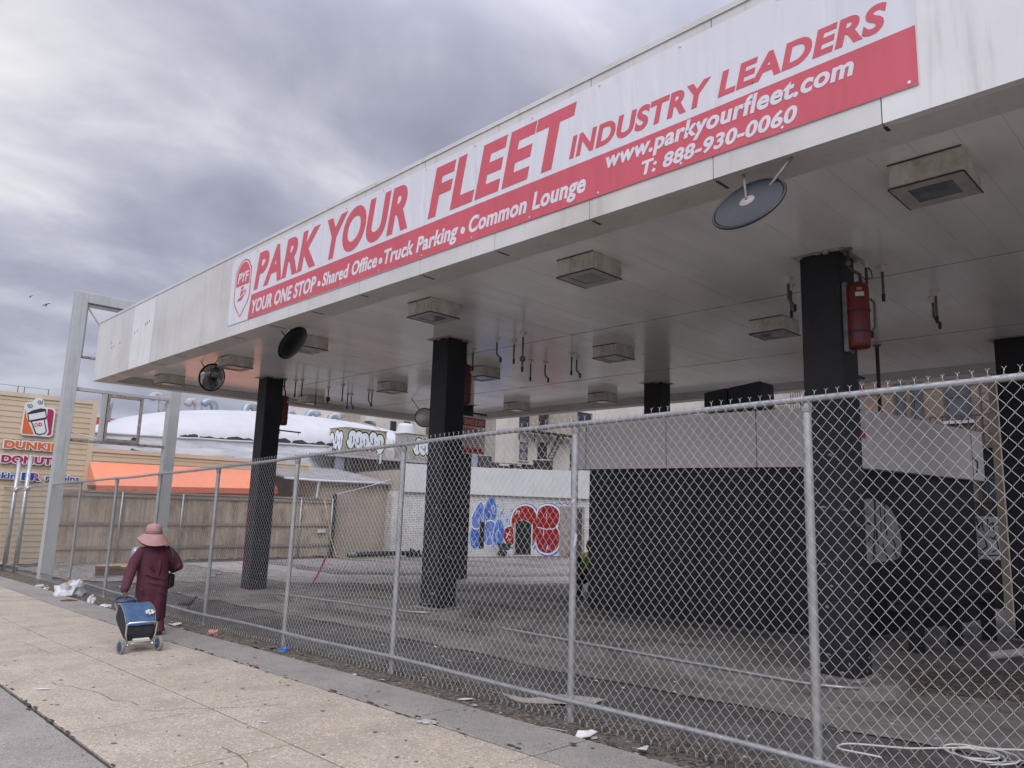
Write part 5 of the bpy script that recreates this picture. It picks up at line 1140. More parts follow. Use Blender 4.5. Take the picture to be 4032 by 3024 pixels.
ld.pbox(p4, -6.03, -5.98, 3.98, 6.6, .78, .86).pbox(p4, -5.52, -5.47, 3.98, 6.6, .78, .86).build('fire_escape_ladder', 'frame_dark', ap4)

# ------------------------------------------------------------------ kiosk
kk = thing('kiosk', (-6.2, 13, 0.0), 'black boarded-up station kiosk with a broad pale fascia band under the canopy', 'kiosk')
def rpoly(pts, r, n_=7):
    o = []
    for i, (p_, rad) in enumerate(zip(pts, r)):
        a, b = Vector(pts[i - 1]), Vector(pts[(i + 1) % len(pts)]); p_ = Vector(p_)
        if rad < 0.01: o.append(tuple(p_)); continue
        d1, d2 = (a - p_).normalized(), (b - p_).normalized(); q0, q1 = p_ + d1 * rad, p_ + d2 * rad
        for k in range(n_ + 1):
            t = k / n_; o.append(tuple(q0 * (1 - t) ** 2 + p_ * 2 * t * (1 - t) + q1 * t * t))
    return o
wallp = rpoly([(-8.72, 10.48), (-4.35, 10.85), (-3.69, 15.3), (-8.6, 15.3)], [0.15, 0.8, 0.1, 0.1]); fasp = rpoly([(-9.05, 10.36), (-4.12, 10.74), (-3.53, 15.42), (-8.9, 15.42)], [0.30, 0.95, 0.1, 0.1])
MB().loft([[(x, y, -0.25) for x, y in wallp], [(x, y, 3.0) for x, y in wallp]]).build('wall', 'black_wall', kk)
MB().loft([[(x, y, 2.41) for x, y in fasp], [(x, y, 3.28) for x, y in fasp]]).build('fascia', 'kiosk_fascia', kk)
sm = MB()
def edge_pt(poly, a, b, t): return (a[0] + (b[0] - a[0]) * t, a[1] + (b[1] - a[1]) * t)
for t in (0.02, 0.42, 0.80):
    x = -8.75 + 4.1 * t; y = 10.36 + (x + 9.05) * (0.38 / 4.93); sm.box(x - 0.006, x + 0.006, y - 0.003, y + 0.02, 2.409, 3.281)
sm.box(-3.606, -3.594, 14.86, 14.870, 2.409, 3.281)
sm.build('panel_joint', 'dark_edge', kk)
sm = MB()
for x in (-7.7, -6.55, -5.4): y = 10.48 + (x + 8.72) * (0.37 / 4.37); MB().box(x - 0.02, x + 0.02, y - 0.012, y + 0.03, -0.2, 2.4).build('batten', 'black_paint', kk)
MB().tube([(-3.45, 14.3, 2.75), (-3.4, 14.35, 2.68), (-3.43, 14.4, 2.5)], 0.014, 6).build('loose_wire', 'dark_edge', kk)
o = MB(); pk = frame((-4.25, 11.46, 0), (0.146 * 1.14, 0.989 * 1.14, 0), (0, 0, 1), (0.989, -0.146, 0)); 
o.prism(pk, catmull([(0.0, 1.06), (0.0, 1.5), (0.02, 1.9), (0.12, 1.98), (0.3, 1.96), (0.45, 1.92), (0.6, 1.9), (0.8, 1.75), (0.93, 1.5), (0.95, 1.25), (0.85, 1.1), (0.6, 1.06), (0.3, 1.05)], 3), 0.012, 0.018)
po = o.build('torn_poster', 'paper'); po.data.materials[0] = mat('old_paper', (0.33, 0.315, 0.29), 0.85, ns=6, na=0.25); OFF[po.name] = Vector()
tag(po, 'large torn grimy white poster with dark drips on the black kiosk wall', 'poster')
dr = MB()
for q, w_ in (([(.3, 1.95), (.29, 1.6), (.33, 1.3)], .05), ([(.42, 1.93), (.44, 1.65), (.42, 1.5)], .03), ([(.55, 1.9), (.53, 1.6), (.58, 1.45)], .035), ([(.25, 1.5), (.24, 1.1)], .035), ([(.1, 1.35), (.13, 1.42), (.22, 1.38), (.2, 1.1)], .03), ([(.45, 1.3), (.55, 1.12), (.6, 1.06)], .04), ([(.72, 1.38), (.78, 1.3), (.74, 1.2), (.8, 1.12)], .035), ([(.08, 1.62), (.18, 1.6)], .03)): dr.ribbon(pk, q, w_, 0.0175, 0.0195)
dr.build('dark_drips', 'dark_edge', po)
bb = thing('black_cabinet', (-6.35, 11.6, 3.3), 'pair of black sign cabinets standing on the kiosk roof under the canopy', 'sign cabinet')
MB().add([(-6.9, 11.5, 3.3), (-6.42, 11.45, 3.3), (-6.42, 11.45, 3.84), (-6.9, 11.5, 3.80), (-6.9, 11.9, 3.3), (-6.42, 11.9, 3.3), (-6.42, 11.9, 3.84), (-6.9, 11.9, 3.80)], [(0, 1, 2, 3), (4, 7, 6, 5), (0, 3, 7, 4), (1, 5, 6, 2), (3, 2, 6, 7), (0, 4, 5, 1)]).build('left_box', 'black_plastic', bb, bevel=0.02)
MB().add([(-6.40, 11.45, 3.3), (-5.75, 11.42, 3.3), (-5.78, 11.42, 3.90), (-6.40, 11.45, 3.84), (-6.40, 11.9, 3.3), (-5.75, 11.9, 3.3), (-5.78, 11.9, 3.90), (-6.40, 11.9, 3.84)], [(0, 1, 2, 3), (4, 7, 6, 5), (0, 3, 7, 4), (1, 5, 6, 2), (3, 2, 6, 7), (0, 4, 5, 1)]).build('right_box', 'black_plastic', bb, bevel=0.02)
gr = thing('guard_rail', (-3.2, 11.5, 0), 'low black guard rail bench beside the kiosk right wall', 'guard rail')
MB().add([(-3.55, 10.2, .52), (-3.35, 10.2, .52), (-2.9, 13.0, .55), (-3.12, 13.0, .55), (-3.55, 10.2, .66), (-3.35, 10.2, .66), (-2.9, 13.0, .69), (-3.12, 13.0, .69)], [(3, 2, 1, 0), (4, 5, 6, 7), (0, 1, 5, 4), (1, 2, 6, 5), (2, 3, 7, 6), (3, 0, 4, 7)]).build('beam', 'black_plastic', gr, bevel=0.025)
for x, y in ((-3.36, 10.7), (-3.2, 11.75), (-3.03, 12.75)): MB().box(x - .08, x + .08, y - .07, y + .07, -0.05, 0.53).build('leg', 'black_paint', gr)
lw = MB().box(-3.4, 4, 16.2, 16.4, -0.2, 1.0).build('back_wall', 'black_wall'); tag(lw, 'low black wall closing the lot to the right of the kiosk', 'wall')
gs = MB().box(-3.86, -3.43, 15.86, 15.89, 1.02, 1.79).build('graffiti_board', 'banner_white_flat'); OFF[gs.name] = Vector(); tag(gs, 'white board scrawled with black graffiti between the kiosk and the right column', 'board')
pg = plane((-3.86, 15.86, 1.02), (1, 0, 0), (0, -1, 0)); dr = MB()
for q in ([(.02, .72), (.05, .55), (.1, .7), (.12, .52), (.14, .5)], [(.2, .72), (.19, .6)], [(.22, .5), (.22, .62), (.28, .66), (.28, .48)], [(.34, .62), (.4, .66), (.42, .58), (.36, .55)], [(.03, .4), (.14, .36), (.16, .22), (.06, .14), (.03, .2)], [(.22, .4), (.32, .35), (.34, .2), (.24, .13)], [(.0, .1), (.15, .06), (.3, .08), (.43, .05)], [(.26, .36), (.32, .44)]): dr.ribbon(pg, q, .02, .001, .003)
dr.build('black_scrawl', 'p_black', gs)
bs = MB(); r = random.Random(5)
for k in range(26):
    p_ = Vector((-3.3 + r.uniform(-.4, .3), 16.9, 0.6)); pth = [p_]
    for s_ in range(5): p_ = p_ + Vector((r.uniform(-.2, .2), r.uniform(-.15, .15), r.uniform(.15, .42))); pth.append(p_)
    bs.tube(pth, [0.014, .012, .01, .007, .005, .003], 5)
tag(bs.build('bare_shrub', 'bark'), 'leafless tangled shrub behind the low black wall', 'shrub')
M['dark_board'] = mat('dark_board', (0.055, 0.045, 0.038), 0.85, ns=3, na=0.3)
wl = thing('boundary_fence', (-1, 17.6, 0), 'plain dark brown board fence at the back right of the lot behind the shrub', 'fence')
MB().box(-4.5, 6, 17.5, 17.55, 0, 2.1).build('boards', 'dark_board', wl)

# ------------------------------------------------------------------ woman with a shopping trolley
wx, wy = -11.0, 3.84
wz = F(wx) + 0.024
fw, rt_, up_ = Vector((-1, 0, 0)), Vector((0, 1, 0)), Vector((0, 0, 1))
def W(r, f, z): return Vector((wx, wy, wz)) + rt_ * r + fw * f + up_ * z
def ring(P_, c, rx, ry, z, n=20, tilt=(0, 0), sq=1.0):
    o = []
    for j in range(n):
        a = 2 * math.pi * j / n; ca, sa = math.cos(a), math.sin(a)
        ca = math.copysign(abs(ca) ** sq, ca); sa = math.copysign(abs(sa) ** sq, sa)
        o.append(P_(c[0] + rx * ca, c[1] + ry * sa, z + tilt[0] * ca * rx + tilt[1] * sa * ry))
    return o
def limb(mb, P_, pts, rs, n=10, ends=True):
    pp = [P_(*p) for p in pts]; mb.tube(pp, rs, n)
    if ends:
        mb.ball(pp[0], rs[0], rs[0], rs[0], 10, 6); mb.ball(pp[-1], rs[-1], rs[-1], rs[-1], 10, 6)
    return mb
def hand(mb, base, d, palm_n, side, curl=1.0, s=1.0):
    """palm, four curled fingers of different length and a thumb leaving the side of the palm"""
    base, d, pn, sd_ = Vector(base), Vector(d).normalized(), Vector(palm_n).normalized(), Vector(side).normalized()
    mb.loft([[base + d * (l * s) + sd_ * (w * s * math.cos(a)) + pn * (t * s * math.sin(a)) for a in [q * math.pi / 5 for q in range(10)]] for l, w, t in ((0, .024, .018), (.03, .034, .017), (.06, .038, .015), (.085, .036, .013))])
    for i, (o_, ln) in enumerate(((-.028, .068), (-.009, .078), (.010, .073), (.028, .058))):
        p_ = base + d * (.08 * s) + sd_ * (o_ * s); pth = [p_]; dd = d.copy()
        for k in range(3):
            dd = (dd + pn * (0.75 * curl)).normalized(); p_ = p_ + dd * (ln * s / 2.6); pth.append(p_)
        mb.tube(pth, [.0095 * s, .009 * s, .008 * s, .006 * s], 8)
    p_ = base + d * (.025 * s) + sd_ * (-.030 * s); mb.tube([p_, p_ + (d * .5 - sd_ * .7 + pn * .4).normalized() * .035 * s, p_ + (d * .5 - sd_ * .7 + pn * .4).normalized() * .03 * s + (d * .5 + pn * .8).normalized() * .035 * s], [.012 * s, .011 * s, .008 * s], 8)
woman = thing('person', (wx, wy, wz), 'person in a long maroon coat and pink sun hat pulling a trolley along the sidewalk', 'person')
body = MB()
body.loft([ring(W, (.02, 0), a, b, z) for z, a, b in ((.64, .14, .11), (.75, .165, .13), (.9, .15, .11), (1.05, .17, .11), (1.14, .14, .085), (1.19, .06, .055), (1.27, .05, .055))])
body.ball(W(-.02, .02, 1.335), .078, .098, .112, 16, 12); body.ball(W(-.02, .115, 1.325), .015, .02, .018)   # head, nose
for s_ in (-1, 1): body.ball(W(-.02 + s_ * .078, .01, 1.325), .012, .02, .03)
for s_, kf, af in ((-1, .10, .16), (1, .03, -.10)):
    limb(body, W, [(.02 + s_ * .085, 0, .72), (.03 + s_ * .09, kf, .40), (.04 + s_ * .085, af, .085)], [.088, .06, .04])
    body.loft([[W(.04 + s_ * .085 + w_ * math.cos(a), af + l, .045 + h * math.sin(a)) for a in [q * math.pi / 5 for q in range(10)]] for l, w_, h in ((-.07, .025, .03), (-.03, .036, .042), (.06, .042, .032), (.13, .03, .02))])
limb(body, W, [(-.17, 0, 1.11), (-.29, -.07, .87), (-.42, -.32, .66)], [.05, .042, .03]); limb(body, W, [(.21, 0, 1.11), (.33, -.02, .90), (.22, .2, .93)], [.05, .042, .03])
hp = W(-.43, -.345, .635)
hand(body, hp, Vector((0.25, -0.06, -0.9)), Vector((0.2, .9, -.1)), Vector((-1, .1, -.2)), 0.9, 0.95)
hand(body, W(.21, .22, .93), fw * .6 - rt_ * .5 + up_ * .4, -rt_, up_, 0.9, 0.9)
remeshed(body, 'body', 'skin', woman, 0.007, 4)
coat = MB()
def cr(z, c, a, b, fold=0.0, ph=0):
    n = 36; o = []
    for j in range(n):
        t = 2 * math.pi * j / n; k = 1 + fold * math.sin(5 * t + ph) + fold * .6 * math.sin(9 * t + ph * 2)
        o.append(W(c[0] + a * math.cos(t) * k, c[1] + b * math.sin(t) * k, z))
    return o
coat.loft([cr(.20, (.05, .0), .185, .17, .07, 1), cr(.34, (.045, 0), .187, .172, .065, .8), cr(.50, (.04, 0), .197, .172, .05, .5), cr(.64, (.035, -.01), .207, .17, .035, .3), cr(.78, (.03, -.01), .205, .155, .03, .2), cr(.92, (.02, -.005), .203, .146, .02), cr(1.04, (.02, 0), .207, .138, .012), cr(1.12, (.02, 0), .195, .118), cr(1.17, (.02, 0), .165, .10), cr(1.205, (.015, 0), .105, .085), cr(1.235, (.012, 0), .082, .078), cr(1.255, (.012, .01), .07, .07)])
limb(coat, W, [(-.155, 0, 1.105), (-.235, -.015, .99), (-.295, -.07, .86), (-.355, -.18, .76), (-.424, -.325, .658)], [.078, .076, .071, .066, .054], 14)
limb(coat, W, [(.20, 0, 1.105), (.29, -.015, 1.0), (.345, -.03, .89), (.325, .06, .87), (.25, .17, .92)], [.08, .078, .073, .068, .056], 14)
for (a, b) in (((-.15, -.15, .83), (.12, -.17, .74)), ((-.1, -.165, .72), (.15, -.17, .66)), ((.0, -.17, .62), (.2, -.14, .52)), ((-.2, -.11, .68), (-.1, -.17, .55)), ((.05, -.16, 1.02), (.04, -.17, .80)), ((-.12, -.14, 1.0), (-.02, -.165, .86)), ((-.32, -.10, .93), (-.24, -.10, .80)), ((-.38, -.12, .82), (-.3, -.18, .72)), ((.36, -.10, .95), (.27, -.10, .85))):
    A_, B_ = W(*a), W(*b); coat.tube([A_, (A_ + B_) / 2 + (A_ - W(0, 0, a[2])).normalized() * .006, B_], [.006, .021, .005], 8)
coat_o = remeshed(coat, 'coat', 'coat', woman, 0.0095, 3)
tr = MB()
for s_, kf, af in ((-1, .10, .16), (1, .03, -.10)):
    tr.loft([ring(W, (.03 + s_ * .085, f_), a, a * 1.05, z, 16) for z, f_, a in ((.60, 0.02, .105), (.42, kf, .10), (.25, (kf + af) / 2, .092), (.10, af, .095), (.055, af - .01, .105))])
remeshed(tr, 'trousers', 'trousers', woman, 0.010, 3)
sh = MB()
for s_, af in ((-1, .16), (1, -.10)):
    sh.loft([[W(.04 + s_ * .085 + w_ * math.cos(a), af + l, .034 + h * math.sin(a) * (1 if math.sin(a) > 0 else .8)) for a in [q * math.pi / 6 for q in range(12)]] for l, w_, h in ((-.085, .02, .03), (-.07, .038, .05), (0, .044, .055), (.07, .05, .042), (.13, .044, .03), (.155, .02, .02))])
    sh.f and None
sh.build('shoes', 'shoe', woman, True)
hair = MB().ball(W(-.02, -.012, 1.32), .085, .098, .10, 16, 10); hair.ball(W(-.02, -.05, 1.25), .075, .05, .06); hair.build('hair', 'hair', woman, True)
# hat: crown and drooping brim
hc = lambda r, f, z: W(-.025 + r, .0 + f, z - .03)
n = 40
def hr(rad, z, wav=0.0, tl=0.0):
    return [hc(rad * math.cos(t), rad * 1.08 * math.sin(t), z + wav * math.cos(2 * t + .25) + wav * .35 * math.sin(3 * t) + tl * math.cos(t)) for t in [2 * math.pi * j / n for j in range(n)]]
MB().loft([hr(.098, 1.37), hr(.104, 1.40), hr(.103, 1.455), hr(.096, 1.49), hr(.075, 1.515), hr(.04, 1.527), hr(.01, 1.529)]).build('hat_crown', 'hat', woman, True)
MB().loft([hr(.107, 1.372, .003), hr(.112, 1.39, .003), hr(.111, 1.42, .003), hr(.105, 1.43)], False).build('hat_band', 'hat_band', woman, True)
MB().loft([hr(.100, 1.392), hr(.122, 1.378, .006), hr(.152, 1.345, .014, -.006), hr(.182, 1.30, .028, -.010), hr(.204, 1.262, .042, -.014), hr(.207, 1.256, .042, -.014), hr(.178, 1.296, .028, -.010), hr(.148, 1.338, .014, -.006), hr(.118, 1.37, .006), hr(.099, 1.384)], False).build('hat_brim', 'hat', woman, True)
# shoulder bag
hb = thing('handbag', W(.26, .06, .62), 'small black leather bag tucked under the right arm of the walking person', 'bag')
MB().add([W(*p) for p in ((.215, -.10, .60), (.33, -.02, .63), (.30, .2, .60), (.20, .12, .57), (.225, -.12, .80), (.31, -.06, .80), (.30, .17, .80), (.21, .10, .80))], [(3, 2, 1, 0), (4, 5, 6, 7), (0, 1, 5, 4), (1, 2, 6, 5), (2, 3, 7, 6), (3, 0, 4, 7)]).build('bag_body', 'leather', hb, bevel=0.018)
MB().tube([W(.235, -.08, .79), W(.235, -.155, .98), W(.215, -.125, 1.10), W(.18, -.04, 1.188), W(.19, .06, 1.15), W(.235, .14, .95), W(.25, .12, .8)], 0.011, 8).build('shoulder_strap', 'leather', hb, True)

# trolley
ca = Vector((-9.52, 3.285, F(-9.52) + 0.024 + 0.083)); hd = W(-.435, -.375, .565)
cA = (hd - ca); cl_ = cA.length; cA.normalize(); cS = Vector((-cA.y, cA.x, 0)) * -1
cS = Vector((0.16, 0.987, 0)); cS = (cS - cA * cS.dot(cA)).normalized(); cW = Vector((-.08, .997, 0)); cN = cS.cross(cA); cN = cN if cN.z > 0 else -cN
def T_(s_, a, n_=0): return ca + cS * s_ + cA * a + cN * n_
tl = thing('shopping_trolley', (ca.x, ca.y, ca.z - .083), 'two-wheeled shopping trolley with a blue flap bag and white flower print', 'shopping cart')
for s_ in (-1, 1):
    w = MB().lathe(T_(s_ * .205, 0) - cW * .016, cW, [(.062, 0), (.080, 0), (.083, .006), (.083, .026), (.080, .032), (.062, .032), (.060, .016)], 28).build('tyre', 'tyre', tl, True)
    MB().lathe(T_(s_ * .205, 0) - cW * .010, cW, [(.004, -.010), (.056, -.009), (.06, -.004), (.06, .026), (.056, .031), (.004, .032)], 24).lathe(T_(s_ * .205, 0) - cW * .02, cW, [(.004, 0), (.014, 0.0), (.014, .04), (.004, .04)], 12).build('wheel_hub', 'cart_navy', tl, True)
MB().tube([T_(-.20, 0), T_(.20, 0)], .007, 8).build('axle', 'pipe', tl)
fr_m = MB()
for s_ in (-1, 1): fr_m.tube([T_(s_ * .135, 0), T_(s_ * .135, .1), T_(s_ * .125, cl_ - .12)], .0095, 10)
fr_m.tube([T_(-.135, .05), T_(.135, .05)], .008, 8); fr_m.build('frame', 'chrome', tl, True)
MB().tube([T_(-.135, .03), T_(-.16, .06, .10), T_(-.165, .075, .235), T_(-.14, .07, .255), T_(.14, .07, .255), T_(.165, .075, .235), T_(.16, .06, .10), T_(.135, .03)], .0095, 10).build('stand_loop', 'chrome', tl, True)
MB().loft([[T_(s_ * .92, .07, n_) for s_, n_ in ((-.16, .015), (.16, .015), (.16, .09), (-.16, .09))], [T_(s_, .15, n_) for s_, n_ in ((-.165, .012), (.165, .012), (.165, .19), (-.165, .19))], [T_(s_, .26, n_) for s_, n_ in ((-.172, .012), (.172, .012), (.17, .245), (-.17, .245))], [T_(s_, .42, n_) for s_, n_ in ((-.18, .012), (.18, .012), (.175, .245), (-.175, .245))], [T_(s_, .60, n_) for s_, n_ in ((-.185, .015), (.185, .015), (.175, .21), (-.175, .21))], [T_(s_, .66, n_) for s_, n_ in ((-.175, .03), (.175, .03), (.165, .17), (-.165, .17))]]).build('bag', 'cart_black', tl, bevel=0.015)
fl = MB(); rows = [(.125, .185, .150), (.165, .232, .162), (.28, .285, .170), (.42, .278, .172), (.54, .255, .17), (.63, .215, .165), (.69, .15, .16), (.70, .06, .155), (.685, .005, .15)]
ss = [-1, -.8, -.5, -.2, .1, .4, .7, .9, 1]
vs = [T_(q * w_, a, n_ - (0.012 if abs(q) == 1 else 0) - 0.018 * (1 - abs(q)) * math.sin(max(0, min(1, (a - .12) / .5)) * math.pi) + 0.016 * noise.noise(Vector((q * 2.6, a * 10, 4)))) for a, n_, w_ in rows for q in ss]
m_ = len(ss); fl.add(vs, [(i * m_ + j, (i + 1) * m_ + j, (i + 1) * m_ + j + 1, i * m_ + j + 1) for i in range(len(rows) - 1) for j in range(m_ - 1)])
flo = fl.build('blue_flap', 'cart_blue', tl, True); so_ = flo.modifiers.new('t', 'SOLIDIFY'); so_.thickness = 0.008; so_.offset = 0; sb_ = flo.modifiers.new('s', 'SUBSURF'); sb_.levels = sb_.render_levels = 2
for s_ in (-1, 1): MB().tube([T_(s_ * w_, a, n_ - .010) for a, n_, w_ in rows[:-1]], .005, 6).build('piping', 'tyre', flo, True)
fp = frame(T_(.105, .245, .288), cS, cA, cN)
fb_ = MB()
for k in range(7):
    t = 2 * math.pi * k / 7; c_, s_ = math.cos(t), math.sin(t)
    fb_.prism(fp, [(1.25 * (c_ * u - s_ * v), 1.25 * (s_ * u + c_ * v)) for u, v in ((.010, -.002), (.022, -.011), (.036, -.010), (.044, .002), (.036, .011), (.022, .006))], -0.012, .004)
fb_.build('flower_print', 'cream', flo)
hm = MB().tube([T_(-.125, cl_ - .12), T_(.125, cl_ - .12)], .016, 10)
hm.tube([T_(.13 * math.cos(t), cl_ - .12 + .125 * math.sin(t)) for t in [math.pi * q / 12 for q in range(13)]], .016, 10); hm.build('handle', 'cart_navy', tl, True)
MB().add([T_(-.09, cl_ - .14, -.01), T_(.0, cl_ - .15, -.02), T_(.02, cl_ - .2, -.03), T_(-.08, cl_ - .19, -.02)], [(0, 1, 2, 3)]).build('yellow_tag', 'rope_yellow', tl)
MB().pbox(frame(T_(0, .04, .0), cS, cA, cN), -.08, .10, -.005, .03, .02, .05).build('white_tray', 'cream', tl)

# ------------------------------------------------------------------ worker behind the kiosk
qx, qy = -10.02, 12.0; qz = G(qx, qy) - 0.01
Q = lambda r, f, z: Vector((qx, qy, qz)) + Vector((.94, -.34, 0)) * f + Vector((.34, .94, 0)) * r + up_ * z
wk = thing('person', (qx, qy, qz), 'crouching person in a lime high-visibility vest half hidden behind the kiosk corner', 'person')
b2 = MB()
b2.loft([[Q(a * math.cos(t), f_ + b * math.sin(t) * .8, z + b * math.sin(t) * .5) for t in [2 * math.pi * j / 16 for j in range(16)]] for f_, z, a, b in ((-.22, .34, .16, .13), (-.12, .46, .17, .14), (0.0, .62, .17, .14), (.11, .78, .19, .13), (.18, .88, .13, .09), (.22, .93, .05, .05), (.25, .98, .05, .05))])
b2.ball(Q(0, .29, 1.05), .08, .10, .115, 14, 10); b2.ball(Q(0, .38, 1.03), .016, .02, .018)
for s_ in (-1, 1):
    limb(b2, Q, [(s_ * .10, -.2, .34), (s_ * .15, .18, .48), (s_ * .13, .02, .08)], [.095, .07, .045]); b2.loft([[Q(s_ * .13 + w_ * math.cos(a), l, .045 + h * math.sin(a)) for a in [q * math.pi / 5 for q in range(10)]] for l, w_, h in ((-.06, .03, .04), (.05, .045, .04), (.18, .035, .025))])
    limb(b2, Q, [(s_ * .19, .12, .80), (s_ * .25, .25, .58), (s_ * .15, .42, .42)], [.055, .045, .032]); hand(b2, Q(s_ * .15, .43, .41), Vector((.5, 0, -.8)), Vector((-.4, -.2, -.5)), Vector((0, 1, 0)), .7, 1.0)
remeshed(b2, 'body', 'navy_cloth', wk, 0.011, 4)
v2 = MB().loft([[Q(a * math.cos(t), f_ + b * math.sin(t) * .8, z + b * math.sin(t) * .5) for t in [2 * math.pi * j / 18 for j in range(18)]] for f_, z, a, b in ((-.23, .34, .19, .165), (-.12, .46, .20, .17), (0.0, .62, .205, .17), (.11, .78, .225, .16), (.18, .89, .15, .12))])
v2.build('vest', 'hivis', wk, True)
for s_ in (-1, 1): MB().tube([Q(s_ * .13, -.28, .49), Q(s_ * .13, -.13, .66), Q(s_ * .13, .02, .86), Q(s_ * .12, .14, .98)], .022, 6, flat=.4).build('orange_stripe', 'hivis_orange', wk)
MB().loft([[Q(a * math.cos(t), f_ + b * math.sin(t) * .8, z + b * math.sin(t) * .5) for t in [2 * math.pi * j / 18 for j in range(18)]] for f_, z, a, b in ((-.17, .40, .202, .176), (-.13, .45, .208, .178))], False).build('orange_stripe', 'hivis_orange', wk, True)
MB().ball(Q(0, .275, 1.07), .10, .115, .125, 14, 10).build('hood', 'navy_cloth', wk, True)

# ------------------------------------------------------------------ birds
def flying(c, span, label, bank):
    b = MB(); c = Vector(c); R3 = Matrix.Rotation(bank, 3, Vector((0.7, 0.7, 0)).cross(Vector((0, 0, 1))).normalized())
    ax = Vector((.70, .71, 0)); fz = Vector((-.3, .25, .5)).normalized(); up3 = ax.cross(fz)
    P_ = lambda u, v, w: c + (R3 @ (ax * u + fz * v + up3 * w)) * span
    b.loft([[P_(r * math.cos(t), l, r * math.sin(t)) for t in [q * math.pi / 4 for q in range(8)]] for l, r in ((-.28, .03), (-.18, .05), (-.05, .085), (.08, .08), (.16, .05), (.2, .035), (.24, .01))])
    for s_ in (-1, 1):
        rw = [(0.04, .10, -.10, 0), (.2, .13, -.07, .05), (.34, .07, -.05, .03), (.5, -.05, -.09, -.03)]
        b.loft([[P_(s_ * u, v0, w + .006), P_(s_ * u, v1, w + .006), P_(s_ * u, v1, w - .006), P_(s_ * u, v0, w - .006)] for u, v0, v1, w in rw])
    b.add([P_(-.02, -.18, .01), P_(.02, -.18, .01), P_(.08, -.36, .0), P_(-.08, -.36, .0), P_(-.02, -.18, -.01), P_(.02, -.18, -.01), P_(.08, -.36, -.008), P_(-.08, -.36, -.008)], [(0, 1, 2, 3), (7, 6, 5, 4), (0, 4, 5, 1), (2, 6, 7, 3), (1, 5, 6, 2), (3, 7, 4, 0)])
    tag(b.build('flying_bird', 'bird'), label, 'bird', 'birds flying left of the canopy')
def px_dir(x, y):
    r = Vector(((x - 2016) / 2900, (y - 1512) / 2900, 1)); return Vector([sum(RW[i][j] * r[j] for j in range(3)) for i in range(3)])
flying(Vector((0, 0, 1.7)) + px_dir(182, 1200) * 48, 0.62, 'dark pigeon in flight, larger and lower of the two in the sky', 0.35)
flying(Vector((0, 0, 1.7)) + px_dir(121, 1167) * 72, 0.60, 'dark pigeon in flight, smaller and higher of the two in the sky', 0.45)
b = MB(); c = Vector((-13.75, 5.5, G(-13.75, 5.5) - .02)); d = Vector((.55, .6, 0)).normalized(); sd3 = Vector((-d.y, d.x, 0))
P_ = lambda f, s_, z: c + d * f + sd3 * s_ + up_ * z
b.loft([[P_(f, r * .9 * math.cos(t), z + r * math.sin(t)) for t in [q * math.pi / 5 for q in range(10)]] for f, z, r in ((-.20, .10, .012), (-.13, .11, .03), (-.06, .125, .058), (.02, .14, .065), (.07, .165, .045), (.09, .20, .028), (.10, .225, .027), (.125, .232, .02), (.145, .228, .006))])
for s_ in (-1, 1): b.tube([P_(0, s_ * .02, .09), P_(.01, s_ * .022, .0)], .005, 6).tube([P_(-.01, s_ * .022, .004), P_(.03, s_ * .025, .004)], .004, 5)
tag(b.build('pigeon', 'bird', None, True), 'dark pigeon standing on the lot just behind the fence near the walking person', 'bird')

# ------------------------------------------------------------------ litter and loose things
def ground_z(x, y): return F(x) + 0.026 if y < 4.43 else G(x, y) - 0.005
def crumple(name, c, s, mt, label, cat, seed, flat=0.6, ob=False):
    bm = bmesh.new(); bmesh.ops.create_icosphere(bm, subdivisions=3, radius=1)
    for v in bm.verts:
        q = v.co.normalized(); k = 1 + 0.55 * noise.noise(q * 1.7 + Vector((seed, 0, 0))) + 0.28 * noise.noise(q * 4 + Vector((0, seed, 0)))
        v.co = Vector((q.x * s[0] * k, q.y * s[1] * k, max(-.2 * s[2], q.z * s[2] * k * flat) + .2 * s[2]))
    me = bpy.data.meshes.new(name); bm.to_mesh(me); bm.free(); me.materials.append(M[mt]); o = bpy.data.objects.new(name, me); COL.objects.link(o)
    o.location = (c[0], c[1], ground_z(*c)); o.rotation_euler = (0, 0, seed); return tag(o, label, cat)
def scrap(name, c, pts, mt, label, cat, rot=0.0, curl=0.02, th=0.002):
    """small bent sheet"""
    n_ = len(pts); z0 = ground_z(*c) + .003
    pts = [(u * .8, v * .8) for u, v in pts]; R2 = Matrix.Rotation(rot, 3, 'Z'); P2 = lambda u, v, w: Vector((c[0], c[1], z0)) + R2 @ Vector((u, v, w))
    mb = MB(); top_ = [P2(u, v, th + curl * abs(math.sin(7 * u + 11 * v + rot))) for u, v in pts]; bot = [P2(u, v, curl * abs(math.sin(7 * u + 11 * v + rot))) for u, v in pts]
    ct, cb2 = P2(0, 0, th + curl * .3), P2(0, 0, curl * .3)
    fs = [(i, (i + 1) % n_, 2 * n_) for i in range(n_)] + [((i + 1) % n_ + n_, i + n_, 2 * n_ + 1) for i in range(n_)] + [(i + n_, (i + 1) % n_ + n_, (i + 1) % n_, i) for i in range(n_)]
    return tag(mb.add(top_ + bot + [ct, cb2], fs).build(name, mt), label, cat)
crumple('plastic_bag', (-17.35, 4.5), (.33, .22, .27), 'plastic_bag', 'crumpled white plastic bag of rubbish at the foot of the fence', 'bag', 2.3, 1.0)
crumple('paper_scrap', (-18.0, 4.62), (.12, .1, .22), 'brown_paper', 'crumpled brown paper beside the white plastic bag', 'paper', 4.1, 1.0)
crumple('twig_clump', (-16.2, 4.2), (.14, .05, .04), 'leaf_brown', 'small dark clump of twigs on the grey strip near the plastic bag', 'twigs', 1.2)
